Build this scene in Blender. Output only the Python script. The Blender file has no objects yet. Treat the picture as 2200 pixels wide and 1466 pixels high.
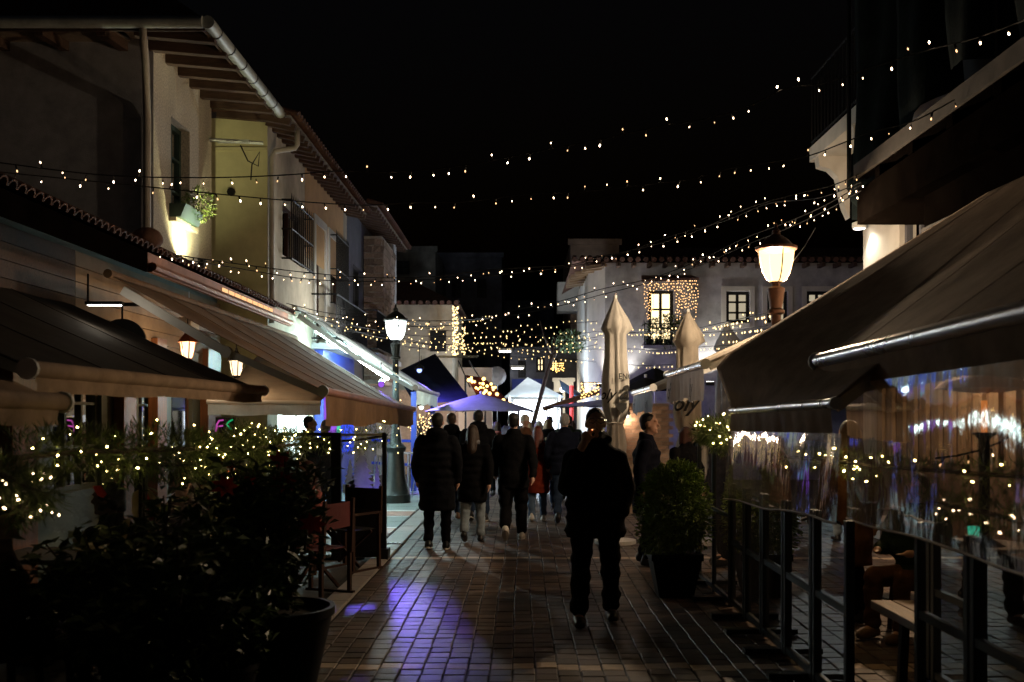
import bpy, math, random
from mathutils import Vector, Matrix, noise as mnoise
random.seed(7)
R = math.radians
scene = bpy.context.scene
col = scene.collection

# ------------------------------------------------------------------ camera
CAM_H, F, VX, HY = 1.72, 2139.0, 1122.0, 895.0      # pixel focal length, vanishing point and horizon of the 2200 px wide frame
cam_d = bpy.data.cameras.new("camera")
cam = bpy.data.objects.new("camera", cam_d); col.objects.link(cam)
cam.location = (0, 0, CAM_H); cam.rotation_euler = (R(90), 0, 0)
cam_d.sensor_width = 36; cam_d.lens = F / 2200 * 36
cam_d.shift_x = -(VX - 1100) / 2200; cam_d.shift_y = (HY - 733) / 2200
cam_d.clip_start = 0.05; cam_d.clip_end = 800
cam_d.dof.use_dof = True; cam_d.dof.focus_distance = 13.0; cam_d.dof.aperture_fstop = 2.2
scene.camera = cam

# ------------------------------------------------------------------ world: clear night sky
world = bpy.data.worlds.new("World"); scene.world = world; world.use_nodes = True
wn = world.node_tree
sky = wn.nodes.new("ShaderNodeTexSky"); sky.sky_type = 'NISHITA'; sky.sun_disc = False
sky.sun_elevation = R(-4); sky.sun_rotation = R(200)
bg = wn.nodes["Background"]; bg.inputs["Strength"].default_value = 0.08
wn.links.new(sky.outputs[0], bg.inputs["Color"])

scene.render.engine = 'CYCLES'
scene.cycles.use_denoising = True
scene.cycles.max_bounces = 7; scene.cycles.diffuse_bounces = 3; scene.cycles.glossy_bounces = 3
scene.cycles.transparent_max_bounces = 24; scene.cycles.caustics_reflective = False
scene.cycles.sample_clamp_indirect = 3.0
scene.cycles.use_light_tree = True
scene.view_settings.view_transform = 'Standard'; scene.view_settings.look = 'None'
scene.view_settings.gamma = 1; scene.view_settings.exposure = 0.0

# ------------------------------------------------------------------ helpers
def W(px, py, Y):
    """a point at distance Y seen at this place of the 2200 px wide photograph"""
    return Vector(((px - VX) / F * Y, Y, CAM_H + (HY - py) / F * Y))
def G(px, py):
    Y = CAM_H * F / (py - HY); return Vector(((px - VX) / F * Y, Y, 0))

class MB:
    def __init__(s): s.v = []; s.f = []; s.m = []
    def add(s, vs, fs, m=0):
        o = len(s.v); s.v += [tuple(v) for v in vs]
        s.f += [tuple(i + o for i in f) for f in fs]; s.m += [m] * len(fs); return s
    def quad(s, a, b, c, d, m=0): return s.add([a, b, c, d], [(0, 1, 2, 3)], m)
    def box(s, c, size, rot=None, m=0):
        hx, hy, hz = size[0] / 2, size[1] / 2, size[2] / 2
        vs = [Vector((x, y, z)) for x in (-hx, hx) for y in (-hy, hy) for z in (-hz, hz)]
        if rot is not None: vs = [rot @ v for v in vs]
        c = Vector(c); vs = [v + c for v in vs]
        return s.add(vs, [(0, 1, 3, 2), (4, 6, 7, 5), (0, 4, 5, 1), (2, 3, 7, 6), (0, 2, 6, 4), (1, 5, 7, 3)], m)
    def bx(s, x0, x1, y0, y1, z0, z1, m=0):
        return s.box(((x0 + x1) / 2, (y0 + y1) / 2, (z0 + z1) / 2), (abs(x1 - x0), abs(y1 - y0), abs(z1 - z0)), None, m)
    def bar(s, a, b, w, h, m=0, up=(0, 0, 1)):
        a, b = Vector(a), Vector(b); d = b - a; L = d.length; d.normalize()
        sd = d.cross(Vector(up))
        if sd.length < 1e-4: sd = d.cross(Vector((0, 1, 0)))
        sd.normalize(); u = sd.cross(d)
        rot = Matrix((sd, d, u)).transposed()
        return s.box((a + b) / 2, (w, L, h), rot, m)
    def tube(s, pts, r, n=6, m=0, caps=True):
        pts = [Vector(p) for p in pts]; rs = r if isinstance(r, (list, tuple)) else [r] * len(pts)
        rings = []; prev = None
        for i, p in enumerate(pts):
            d = (pts[min(i + 1, len(pts) - 1)] - pts[max(i - 1, 0)])
            if d.length < 1e-9: d = Vector((0, 0, 1))
            d.normalize()
            a = prev - d * prev.dot(d) if prev is not None else d.cross(Vector((0, 0, 1)))
            if a.length < 1e-3: a = d.cross(Vector((0, 1, 0)))
            a.normalize(); prev = a; b = d.cross(a)
            rings.append([p + (a * math.cos(2 * math.pi * k / n) + b * math.sin(2 * math.pi * k / n)) * rs[i] for k in range(n)])
        vs = [v for q in rings for v in q]; fs = []
        for i in range(len(rings) - 1):
            for k in range(n):
                fs.append((i * n + k, i * n + (k + 1) % n, (i + 1) * n + (k + 1) % n, (i + 1) * n + k))
        if caps:
            fs.append(tuple(range(n - 1, -1, -1))); fs.append(tuple((len(rings) - 1) * n + k for k in range(n)))
        return s.add(vs, fs, m)
    def lathe(s, c, prof, n=20, m=0, sx=1, sy=1):
        """prof: list of (radius, z) relative to c"""
        c = Vector(c); vs = []; fs = []
        for r_, z in prof:
            for k in range(n):
                a = 2 * math.pi * k / n; vs.append(c + Vector((r_ * math.cos(a) * sx, r_ * math.sin(a) * sy, z)))
        for i in range(len(prof) - 1):
            for k in range(n):
                fs.append((i * n + k, i * n + (k + 1) % n, (i + 1) * n + (k + 1) % n, (i + 1) * n + k))
        fs.append(tuple(range(n - 1, -1, -1))); fs.append(tuple((len(prof) - 1) * n + k for k in range(n)))
        return s.add(vs, fs, m)
    def ball(s, c, rx, ry=None, rz=None, n=10, k=7, m=0, rot=None):
        ry = rx if ry is None else ry; rz = rx if rz is None else rz; c = Vector(c)
        vs = [Vector((0, 0, -rz))]; 
        for i in range(1, k):
            t = math.pi * i / k
            for j in range(n):
                a = 2 * math.pi * j / n
                vs.append(Vector((rx * math.sin(t) * math.cos(a), ry * math.sin(t) * math.sin(a), -rz * math.cos(t))))
        vs.append(Vector((0, 0, rz)))
        if rot is not None: vs = [rot @ v for v in vs]
        vs = [v + c for v in vs]; fs = []
        for j in range(n): fs.append((0, 1 + (j + 1) % n, 1 + j))
        for i in range(k - 2):
            for j in range(n):
                a = 1 + i * n + j; b = 1 + i * n + (j + 1) % n
                fs.append((a, b, b + n, a + n))
        t = len(vs) - 1; o = 1 + (k - 2) * n
        for j in range(n): fs.append((o + j, o + (j + 1) % n, t))
        return s.add(vs, fs, m)
    def loft(s, rings, n=16, m=0):
        """rings: (centre, rx, ry) horizontal ellipses from bottom to top"""
        vs = []; fs = []
        for c, rx, ry in rings:
            for k in range(n):
                a = 2 * math.pi * k / n; vs.append((c[0] + rx * math.cos(a), c[1] + ry * math.sin(a), c[2]))
        for i in range(len(rings) - 1):
            for k in range(n):
                fs.append((i * n + k, i * n + (k + 1) % n, (i + 1) * n + (k + 1) % n, (i + 1) * n + k))
        fs.append(tuple(range(n - 1, -1, -1))); fs.append(tuple((len(rings) - 1) * n + k for k in range(n)))
        return s.add(vs, fs, m)
    def limb(s, pts, rs, m=0, n=10):
        for p, r_ in zip(pts, rs): s.ball(p, r_, n=n, k=7, m=m)
        for i in range(len(pts) - 1): s.tube([pts[i], pts[i + 1]], [rs[i], rs[i + 1]], n, m)
        return s
    def prism(s, poly, axis_vec, m=0):
        a = [Vector(p) for p in poly]; d = Vector(axis_vec); n = len(a)
        vs = a + [p + d for p in a]
        fs = [tuple(range(n - 1, -1, -1)), tuple(range(n, 2 * n))] + [(i, (i + 1) % n, n + (i + 1) % n, n + i) for i in range(n)]
        return s.add(vs, fs, m)
    def mesh(s, name):
        me = bpy.data.meshes.new(name); me.from_pydata(s.v, [], s.f); me.update(); return me
    def build(s, name, mats, parent=None, smooth=False, kind=None, bevel=0, local=False):
        me = s.mesh(name)
        for m_ in (mats if isinstance(mats, (list, tuple)) else [mats]): me.materials.append(m_)
        if any(s.m): me.polygons.foreach_set("material_index", s.m)
        if smooth:
            me.polygons.foreach_set("use_smooth", [True] * len(me.polygons))
            if smooth == 'a': me.set_sharp_from_angle(angle=R(40))
        o = link(name, me, parent, local)
        if kind: o["kind"] = kind
        if bevel:
            b = o.modifiers.new("bevel", 'BEVEL'); b.width = bevel; b.segments = 2; b.limit_method = 'ANGLE'
        return o

def link(name, data, parent=None, local=False):
    o = bpy.data.objects.new(name, data); col.objects.link(o)
    if parent is not None:
        o.parent = parent
        if not local:
            if parent.parent is None:
                o.matrix_parent_inverse = Matrix.Translation(-Vector(parent.location))
    return o
def tag(o, label, cat, group=None):
    o["label"] = label; o["category"] = cat
    if group: o["group"] = group
    return o
def thing(name, label, cat, loc=(0, 0, 0), group=None):
    o = bpy.data.objects.new(name, None); col.objects.link(o); o.location = loc
    o.empty_display_size = .1
    return tag(o, label, cat, group)
def copy_tree(o, parent=None):
    c = o.copy(); col.objects.link(c); c.parent = parent
    for ch in list(o.children): copy_tree(ch, c)
    return c
def struct(o): o["kind"] = "structure"; return o
def lamp(name, kind, loc, watts, color, parent=None, radius=.05, target=None, angle=60, blend=.5):
    d = bpy.data.lights.new(name, kind); d.energy = watts; d.color = color; d.shadow_soft_size = radius
    o = bpy.data.objects.new(name, d); col.objects.link(o); o.location = loc
    if kind == 'SPOT': d.spot_size = R(angle); d.spot_blend = blend
    if target is not None:
        o.rotation_euler = (Vector(target) - Vector(loc)).to_track_quat('-Z', 'Y').to_euler()
    if parent is not None:
        o.parent = parent; o.matrix_parent_inverse = Matrix.Translation(-Vector(parent.location))
    return o

# ------------------------------------------------------------------ materials
def nodes_of(name):
    m = bpy.data.materials.new(name); m.use_nodes = True
    return m, m.node_tree.nodes, m.node_tree.links, m.node_tree.nodes["Principled BSDF"]
def mat(name, c, rough=.7, metal=0, var=.3, scale=3., bump=0, bscale=80., stain=0, spec=.5, attr=False, rnd=0, stretch=None, transl=0):
    m, N, L, b = nodes_of(name)
    tc = N.new("ShaderNodeTexCoord"); src = tc.outputs["Object"]
    if stretch:
        mp = N.new("ShaderNodeMapping"); mp.inputs["Scale"].default_value = stretch; L.new(src, mp.inputs[0]); src = mp.outputs[0]
    nz = N.new("ShaderNodeTexNoise"); nz.inputs["Scale"].default_value = scale; nz.inputs["Detail"].default_value = 6; nz.inputs["Roughness"].default_value = .65
    L.new(src, nz.inputs["Vector"])
    mr = N.new("ShaderNodeMapRange"); mr.inputs[1].default_value = .3; mr.inputs[2].default_value = .7
    mr.inputs[3].default_value = 1 - var; mr.inputs[4].default_value = 1 + var
    L.new(nz.outputs[0], mr.inputs[0]); fac = mr.outputs[0]
    if stain:
        n2 = N.new("ShaderNodeTexNoise"); n2.inputs["Scale"].default_value = .9; n2.inputs["Detail"].default_value = 5
        mp2 = N.new("ShaderNodeMapping"); mp2.inputs["Scale"].default_value = (1, 1, .35); L.new(tc.outputs["Object"], mp2.inputs[0]); L.new(mp2.outputs[0], n2.inputs["Vector"])
        m2 = N.new("ShaderNodeMapRange"); m2.inputs[1].default_value = .45; m2.inputs[2].default_value = .7; m2.inputs[3].default_value = 1; m2.inputs[4].default_value = 1 - stain
        L.new(n2.outputs[0], m2.inputs[0]); mu = N.new("ShaderNodeMath"); mu.operation = 'MULTIPLY'; L.new(fac, mu.inputs[0]); L.new(m2.outputs[0], mu.inputs[1]); fac = mu.outputs[0]
    if rnd or attr:
        if attr: q = N.new("ShaderNodeAttribute"); q.attribute_name = "tint"; ro = q.outputs["Fac"]
        else: q = N.new("ShaderNodeObjectInfo"); ro = q.outputs["Random"]
        m3 = N.new("ShaderNodeMapRange"); r_ = rnd or .35; m3.inputs[3].default_value = 1 - r_; m3.inputs[4].default_value = 1 + r_; L.new(ro, m3.inputs[0])
        mu = N.new("ShaderNodeMath"); mu.operation = 'MULTIPLY'; L.new(fac, mu.inputs[0]); L.new(m3.outputs[0], mu.inputs[1]); fac = mu.outputs[0]
    mx = N.new("ShaderNodeVectorMath"); mx.operation = 'SCALE'; mx.inputs[0].default_value = c[:3]; L.new(fac, mx.inputs["Scale"])
    L.new(mx.outputs[0], b.inputs["Base Color"])
    b.inputs["Roughness"].default_value = rough; b.inputs["Metallic"].default_value = metal
    b.inputs["Specular IOR Level"].default_value = spec
    if rough < .6:
        rr = N.new("ShaderNodeMapRange"); rr.inputs[3].default_value = rough * .75; rr.inputs[4].default_value = min(1, rough * 1.3); L.new(nz.outputs[0], rr.inputs[0]); L.new(rr.outputs[0], b.inputs["Roughness"])
    if bump:
        n3 = N.new("ShaderNodeTexNoise"); n3.inputs["Scale"].default_value = bscale; n3.inputs["Detail"].default_value = 4; L.new(src, n3.inputs["Vector"])
        bp = N.new("ShaderNodeBump"); bp.inputs["Strength"].default_value = bump; bp.inputs["Distance"].default_value = .01; L.new(n3.outputs[0], bp.inputs["Height"]); L.new(bp.outputs[0], b.inputs["Normal"])
    if transl:
        tr = N.new("ShaderNodeBsdfTranslucent"); L.new(mx.outputs[0], tr.inputs[0]); ms = N.new("ShaderNodeMixShader"); ms.inputs[0].default_value = transl
        L.new(b.outputs[0], ms.inputs[1]); L.new(tr.outputs[0], ms.inputs[2]); L.new(ms.outputs[0], N["Material Output"].inputs[0])
    return m
def emit(name, c, s, sample=True, mixt=0):
    m, N, L, b = nodes_of(name); N.remove(b)
    e = N.new("ShaderNodeEmission"); e.inputs[0].default_value = (*c, 1); e.inputs[1].default_value = s
    out = N["Material Output"]
    if mixt:
        t = N.new("ShaderNodeBsdfTransparent"); mx = N.new("ShaderNodeMixShader"); mx.inputs[0].default_value = 1 - mixt
        L.new(t.outputs[0], mx.inputs[1]); L.new(e.outputs[0], mx.inputs[2]); L.new(mx.outputs[0], out.inputs[0])
    else: L.new(e.outputs[0], out.inputs[0])
    if not sample: m.cycles.emission_sampling = 'NONE'
    return m
def glass(name, tint=(.92, .95, .94), refl=1.0, haze=0, hazec=(.5, .5, .5), rough=.02, wav=0, wscale=6, streak=False):
    m, N, L, b = nodes_of(name); N.remove(b); out = N["Material Output"]
    t = N.new("ShaderNodeBsdfTransparent"); t.inputs[0].default_value = (*tint, 1)
    g = N.new("ShaderNodeBsdfGlossy"); g.inputs["Roughness"].default_value = rough
    fr = N.new("ShaderNodeFresnel"); fr.inputs[0].default_value = 1.5
    mu = N.new("ShaderNodeMath"); mu.operation = 'MULTIPLY'; mu.inputs[1].default_value = refl; mu.use_clamp = True; L.new(fr.outputs[0], mu.inputs[0])
    mx = N.new("ShaderNodeMixShader"); L.new(mu.outputs[0], mx.inputs[0]); L.new(t.outputs[0], mx.inputs[1]); L.new(g.outputs[0], mx.inputs[2])
    res = mx.outputs[0]; tc = N.new("ShaderNodeTexCoord")
    if wav:
        n3 = N.new("ShaderNodeTexNoise"); n3.inputs["Scale"].default_value = wscale; n3.inputs["Detail"].default_value = 3; mpw = N.new("ShaderNodeMapping"); mpw.inputs["Scale"].default_value = (1, 1.3, .45); mpw.inputs["Rotation"].default_value = (.3, 0, 0); L.new(tc.outputs["Object"], mpw.inputs[0]); L.new(mpw.outputs[0], n3.inputs["Vector"])
        bp = N.new("ShaderNodeBump"); bp.inputs["Strength"].default_value = wav; bp.inputs["Distance"].default_value = .05
        L.new(n3.outputs[0], bp.inputs["Height"]); L.new(bp.outputs[0], g.inputs["Normal"]); L.new(bp.outputs[0], fr.inputs["Normal"])
    if haze:
        d = N.new("ShaderNodeBsdfTranslucent"); d.inputs[0].default_value = (*hazec, 1)
        d2 = N.new("ShaderNodeBsdfDiffuse"); d2.inputs[0].default_value = (*hazec, 1)
        ad = N.new("ShaderNodeMixShader"); ad.inputs[0].default_value = .5; L.new(d.outputs[0], ad.inputs[1]); L.new(d2.outputs[0], ad.inputs[2])
        m2 = N.new("ShaderNodeMixShader"); m2.inputs[0].default_value = haze
        if streak:
            mp = N.new("ShaderNodeMapping"); mp.inputs["Scale"].default_value = (9, 9, .7); L.new(tc.outputs["Object"], mp.inputs[0])
            n4 = N.new("ShaderNodeTexNoise"); n4.inputs["Scale"].default_value = 2.5; n4.inputs["Detail"].default_value = 7; L.new(mp.outputs[0], n4.inputs["Vector"])
            mr = N.new("ShaderNodeMapRange"); mr.inputs[1].default_value = .35; mr.inputs[2].default_value = .75; mr.inputs[3].default_value = haze * .2; mr.inputs[4].default_value = haze * 2.2; L.new(n4.outputs[0], mr.inputs[0]); L.new(mr.outputs[0], m2.inputs[0])
        L.new(res, m2.inputs[1]); L.new(ad.outputs[0], m2.inputs[2]); res = m2.outputs[0]
    L.new(res, out.inputs[0]); return m

M = dict(
  paver=mat("paver_stone", (.115, .083, .066), .5, var=.35, scale=7, bump=.35, bscale=70, rnd=.45, stain=.5),
  paver2=mat("paver_stone_field", (.115, .083, .066), .5, var=.35, scale=7, bump=.35, bscale=70, rnd=.45, attr=True, stain=.5),
  paver_pale=mat("pale_paver_stone", (.58, .45, .33), .5, var=.25, scale=9, bump=.4, rnd=.15),
  joint=mat("joint_sand", (.03, .025, .022), .9, bump=.6, bscale=150),
  kerb=mat("kerb_marble", (.36, .32, .29), .5, var=.2, bump=.2),
  asph=mat("dark_ground", (.05, .045, .042), .8, bump=.5),
  tile_green=mat("grey_green_paving", (.22, .27, .26), .5, var=.25, scale=8, bump=.3),
  tile_orange=mat("terracotta_paving", (.42, .2, .13), .5, var=.25, scale=8, bump=.3),
  tile_white=mat("white_marble_strip", (.68, .66, .64), .45, var=.1),
  stucco=mat("rough_stucco", (.56, .5, .41), .9, var=.45, scale=38, bump=1.0, bscale=90, stain=.45),
  stucco_side=mat("side_render", (.40, .41, .45), .9, var=.25, scale=4, bump=.6, bscale=80, stain=.3),
  yellow=mat("ochre_green_render", (.62, .58, .33), .9, var=.12, scale=3, bump=.15, stain=.15),
  cream=mat("cream_render", (.5, .43, .33), .9, var=.2, scale=3, bump=.3, stain=.5),
  ochre=mat("ochre_render", (.5, .3, .14), .9, var=.12, bump=.2),
  white=mat("white_render", (.66, .62, .56), .85, var=.12, scale=2, bump=.25, stain=.25),
  greyw=mat("grey_white_render", (.42, .41, .42), .88, var=.3, scale=2.5, bump=.4, stain=.55),
  dgrey=mat("dark_grey_render", (.1, .1, .12), .85, var=.2, stain=.4, bump=.3),
  concrete=mat("weathered_concrete", (.17, .165, .15), .9, var=.4, scale=2, stain=.5, bump=.4),
  bluegrey=mat("blue_grey_render", (.13, .14, .18), .9, var=.4, scale=2, stain=.5, bump=.4),
  brownw=mat("brown_render", (.2, .13, .09), .9, var=.3, stain=.4),
  mason=mat("rubble_stone", (.22, .15, .11), .85, var=.4, scale=8, bump=.8, bscale=40, rnd=.35),
  mortar=mat("pale_mortar", (.34, .29, .24), .95, bump=.6),
  rooft=mat("old_roof_tile", (.10, .045, .03), .8, var=.4, scale=8, bump=.5, rnd=.3),
  wood_d=mat("dark_rafter_wood", (.07, .038, .025), .7, var=.4, scale=4, stretch=(1, 8, 8), bump=.4),
  soffit=mat("soffit_boards", (.21, .16, .12), .8, var=.4, scale=3, bump=.4),
  wood_o=mat("varnished_wood", (.25, .1, .04), .35, var=.35, scale=3, stretch=(8, 8, .6), bump=.15),
  wood_t=mat("bench_wood", (.32, .2, .11), .45, var=.4, scale=3, stretch=(9, .7, 9), bump=.3),
  wood_c=mat("chair_wood", (.04, .018, .012), .6, spec=.2, var=.3, stretch=(6, 6, 1)),
  copper=mat("copper_fascia", (.36, .15, .075), .62, metal=.55, var=.35, scale=3, stain=.3),
  gutter=mat("zinc_gutter", (.52, .56, .54), .5, metal=.3, var=.25, scale=5, stain=.35),
  pipe=mat("painted_downpipe", (.42, .38, .33), .6, var=.2),
  green_sh=mat("dark_green_paint", (.03, .06, .05), .5, var=.2),
  sage=mat("sage_paint", (.16, .18, .14), .55, var=.2),
  iron=mat("black_iron", (.012, .012, .013), .5, metal=.4, var=.3),
  steel=mat("brushed_aluminium", (.62, .62, .64), .28, metal=1, var=.1),
  wmetal=mat("white_powder_coat", (.7, .7, .68), .4, var=.1),
  post=mat("dark_green_cast_iron", (.035, .043, .043), .42, metal=.5, var=.3, scale=12, bump=.2),
  post_r=mat("brown_cast_iron", (.11, .05, .03), .5, metal=.4, var=.3, scale=12, bump=.2),
  frame=mat("blue_grey_frame", (.06, .075, .085), .4, metal=.5, var=.15),
  f_dark=mat("charcoal_canvas", (.034, .029, .025), .85, spec=.08, var=.25, scale=5, bump=.25, bscale=250),
  f_brown=mat("brown_canvas", (.35, .25, .175), .85, spec=.08, var=.25, scale=5, bump=.25, bscale=250),
  f_tan=mat("tan_canvas", (.26, .155, .085), .85, spec=.08, var=.22, scale=4, bump=.25, bscale=250, stain=.25),
  f_cream=mat("cream_canvas", (.64, .57, .48), .85, var=.15, scale=4, bump=.2, bscale=250, stain=.15, transl=.45),
  f_white=mat("white_canvas", (.66, .68, .66), .8, var=.12, scale=4, bump=.2, bscale=250, stain=.15, transl=.45),
  f_umb=mat("white_parasol_canvas", (.74, .71, .66), .85, var=.15, scale=4, bump=.2, bscale=250, stain=.2, transl=.25),
  f_grey=mat("grey_canvas", (.36, .37, .42), .8, var=.15, scale=4, bump=.2, bscale=250, transl=.3),
  f_black=mat("black_canvas", (.02, .02, .022), .85, spec=.08, var=.3, bump=.2),
  f_navy=mat("navy_canvas", (.012, .014, .03), .85, spec=.08, var=.3, bump=.2),
  f_red=mat("maroon_canvas", (.12, .02, .015), .85, spec=.08, var=.3, bump=.2),
  dwood=mat("black_brown_timber", (.004, .003, .0025), 1.0, var=.4, spec=0),  # near-black base colour stands in for shade on the canopy timber
  dedge=mat("shade_dark_edge_board", (.05, .043, .038), .85, var=.4),  # edge board tone darkened too, in place of the canopy's shade
  net=mat("green_debris_net", (.007, .011, .012), .95, spec=.05, var=.5, scale=2, bump=.6, bscale=25),
  leaf=mat("dark_leaf", (.075, .12, .04), .4, var=.4, scale=20, rnd=.4),
  leaf_b=mat("box_leaf", (.2, .3, .055), .45, var=.45, scale=12, attr=True),
  leaf_n=mat("fir_needles", (.11, .16, .04), .6, var=.5, scale=15),
  flower=mat("red_petal", (.6, .02, .015), .6, var=.2),
  bark=mat("bark", (.06, .042, .03), .9, var=.4, bump=.8, bscale=30),
  pot=mat("dark_plastic_pot", (.01, .0105, .0115), .6, spec=.2, var=.25),
  soil=mat("soil", (.03, .022, .015), .95, bump=1),
  paint=mat("white_window_paint", (.84, .86, .84), .8, var=.12, scale=12, transl=.5),
  paint_c=mat("cream_window_paint", (.62, .52, .3), .8, var=.2, scale=12, transl=.5),
  paint_r=mat("red_window_paint", (.55, .03, .02), .8, var=.2, transl=.5),
  ink=mat("black_print", (.012, .012, .012), .8),
  panel=mat("black_panel", (.008, .008, .009), .55),
  blue_p=mat("blue_paint", (.03, .06, .4), .5, var=.2),
  table=mat("table_top", (.3, .26, .24), .4, var=.2),
  bauble=mat("copper_bauble", (.4, .1, .04), .2, metal=.8),
  redf=mat("red_seat_fabric", (.1, .007, .007), .8, var=.2, bump=.2),
  clapboard=mat("cream_boarding", (.3, .21, .13), .7, var=.2, scale=3, bump=.2),
  plank=mat("brick_wall_tan", (.42, .3, .22), .85, var=.3, scale=10, bump=.4),
  # light givers
  bulb=emit("warm_bulb_glow", (1, .68, .40), 13),
  bulb_y=emit("yellow_bulb_glow", (1, .72, .26), 42),
  bulb_far=emit("far_bulb_glow", (1, .70, .30), 4),
  bulb_dim=emit("dim_bulb_glow", (1, .55, .25), 3),
  bulb_hot=emit("hot_bulb_glow", (1, .74, .5), 20),
  gold=emit("gold_bulb_glow", (1, .6, .18), 5, sample=False),
  gl_warm=emit("lit_warm_lamp_glass", (1, .66, .26), 3.6, mixt=.35),
  gl_cool=emit("lit_cool_lamp_glass", (.88, 1, .97), 4.5, mixt=.35),
  gl_lant=emit("lit_lantern_glass", (1, .72, .42), 2.4, mixt=.3),
  tube_l=emit("cool_light_tube", (.66, 1, .98), 260),
  pane_w=emit("lit_warm_pane", (1, .78, .42), 2.4),
  pane_d=emit("lit_dim_pane", (1, .86, .6), .45),
  pane_s=emit("lit_shop_pane", (.78, 1, .97), 7),
  pane_p=emit("lit_purple_pane", (.38, .12, .9), .9),
  pane_g=emit("lit_green_pane", (.1, .9, .55), .8),
  pane_b=emit("lit_blue_pane", (.05, .1, .9), 1.1),
  led_b=emit("blue_led", (.3, .4, 1), 3.0),
  led_w=emit("warm_led_strip", (1, .55, .25), 1.3),
  heat=emit("heater_glow", (1, .3, .06), 1.2),
  neon_p=emit("pink_neon_stroke", (.8, .12, .6), .55),
  neon_g=emit("green_neon_stroke", (.02, .6, .2), .6),
  stall=emit("lit_stall_light", (.82, .9, 1), 9),
  whitehot=emit("lit_white_fixture", (1, .95, .85), 8),
  glass=glass("clear_pane", (.85, .88, .87), 1.0, haze=.03),
  glass_d=glass("dark_pane", (.35, .38, .38), 1.6),
  pvc=glass("clear_plastic_sheet", (.9, .89, .87), .6, haze=.11, hazec=(.5, .47, .44), rough=.05, wav=.11, wscale=4, streak=True),
)
def piece_noise(x): return random.uniform(-x, x)
# ================================================================== ground
g = MB(); g.quad((-60, -8, -.06), (60, -8, -.06), (60, 120, -.06), (-60, 120, -.06))
struct(g.build("ground", M['asph']))
pave = MB(); pave.quad((-1.6, 2, -.008), (5.2, 2, -.008), (5.2, 34, -.008), (-1.6, 34, -.008))
pavement = struct(pave.build("pavement", M['joint']))
PW = .1525
def paver_mesh(w, d, h=.03):
    b = MB(); e = .005
    vs = [(-w/2, -d/2, -h), (w/2, -d/2, -h), (w/2, d/2, -h), (-w/2, d/2, -h),
          (-w/2, -d/2, -e), (w/2, -d/2, -e), (w/2, d/2, -e), (-w/2, d/2, -e),
          (-w/2+e, -d/2+e, 0), (w/2-e, -d/2+e, 0), (w/2-e, d/2-e, 0), (-w/2+e, d/2-e, 0)]
    fs = [(8, 9, 10, 11)]
    for i in range(4):
        j = (i + 1) % 4; fs += [(4+i, 4+j, 8+j, 8+i), (i, j, 4+j, 4+i)]
    b.add(vs, fs); return b
pm = [paver_mesh(PW - .010, .148 * k).mesh("paver") for k in (.99, 1.0)]
for m_ in pm: m_.materials.append(M['paver'])
pmp = paver_mesh(PW - .010, .148).mesh("paver"); pmp.materials.append(M['paver_pale'])
cells = []
for ci in range(44):
    x = -1.52 + ci * PW; yo = random.uniform(-.05, .05)
    y = 5.6 + yo
    while y < 31:
        if x > 1.95 and y > 13: break
        cells.append((x + piece_noise(.004) + .006 * math.sin(y * 1.1 + ci * .05), y + piece_noise(.006), ci, y - yo)); y += .155
shown = sorted([c for c in cells if c[1] > 6.3 and abs(c[0]) / c[1] < .5 and -1.7 < c[0] < 1.9], key=lambda c: c[1])[:300]
sset = set(shown); field = MB(); tints = []
for c in cells:
    pale = abs(c[3] - 6.83) < .08 or abs(c[3] - 12.08) < .06
    zz = piece_noise(.0025)
    if c in sset:
        o = link("paver", pmp if pale else random.choice(pm), pavement)
        o.location = (c[0], c[1], zz); o.rotation_euler = (piece_noise(.014), piece_noise(.014), piece_noise(.02))
    else:
        b = paver_mesh(PW - .010, .148 * random.choice((.98, 1, 1)))
        rot = Matrix.Rotation(piece_noise(.02), 3, 'Z') @ Matrix.Rotation(piece_noise(.014), 3, 'X') @ Matrix.Rotation(piece_noise(.014), 3, 'Y')
        field.add([rot @ Vector(v) + Vector((c[0], c[1], zz)) for v in b.v], b.f, 1 if pale else 0)
        tints += [random.random()] * len(b.f)
fo = field.build("paver_field", [M['paver2'], M['paver_pale']], pavement, kind="stuff")
at = fo.data.attributes.new("tint", 'FLOAT', 'FACE'); at.data.foreach_set("value", tints)
# left edge: marble kerb strip, slab by slab
kerb = MB(); kerb.bx(-1.93, -1.612, 2, 34, -.06, -.02); kerb = struct(kerb.build("kerb", M['joint']))
y = 5.9; k0 = None
while y < 30:
    L = random.uniform(.55, .8)
    b = MB(); b.bx(-1.9 if y > 12.2 else -1.84, -1.625, y, y + L - .012, -.03, .004 + piece_noise(.004)); b.build("kerb_slab", M['kerb'], kerb, bevel=.006); y += L
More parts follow.
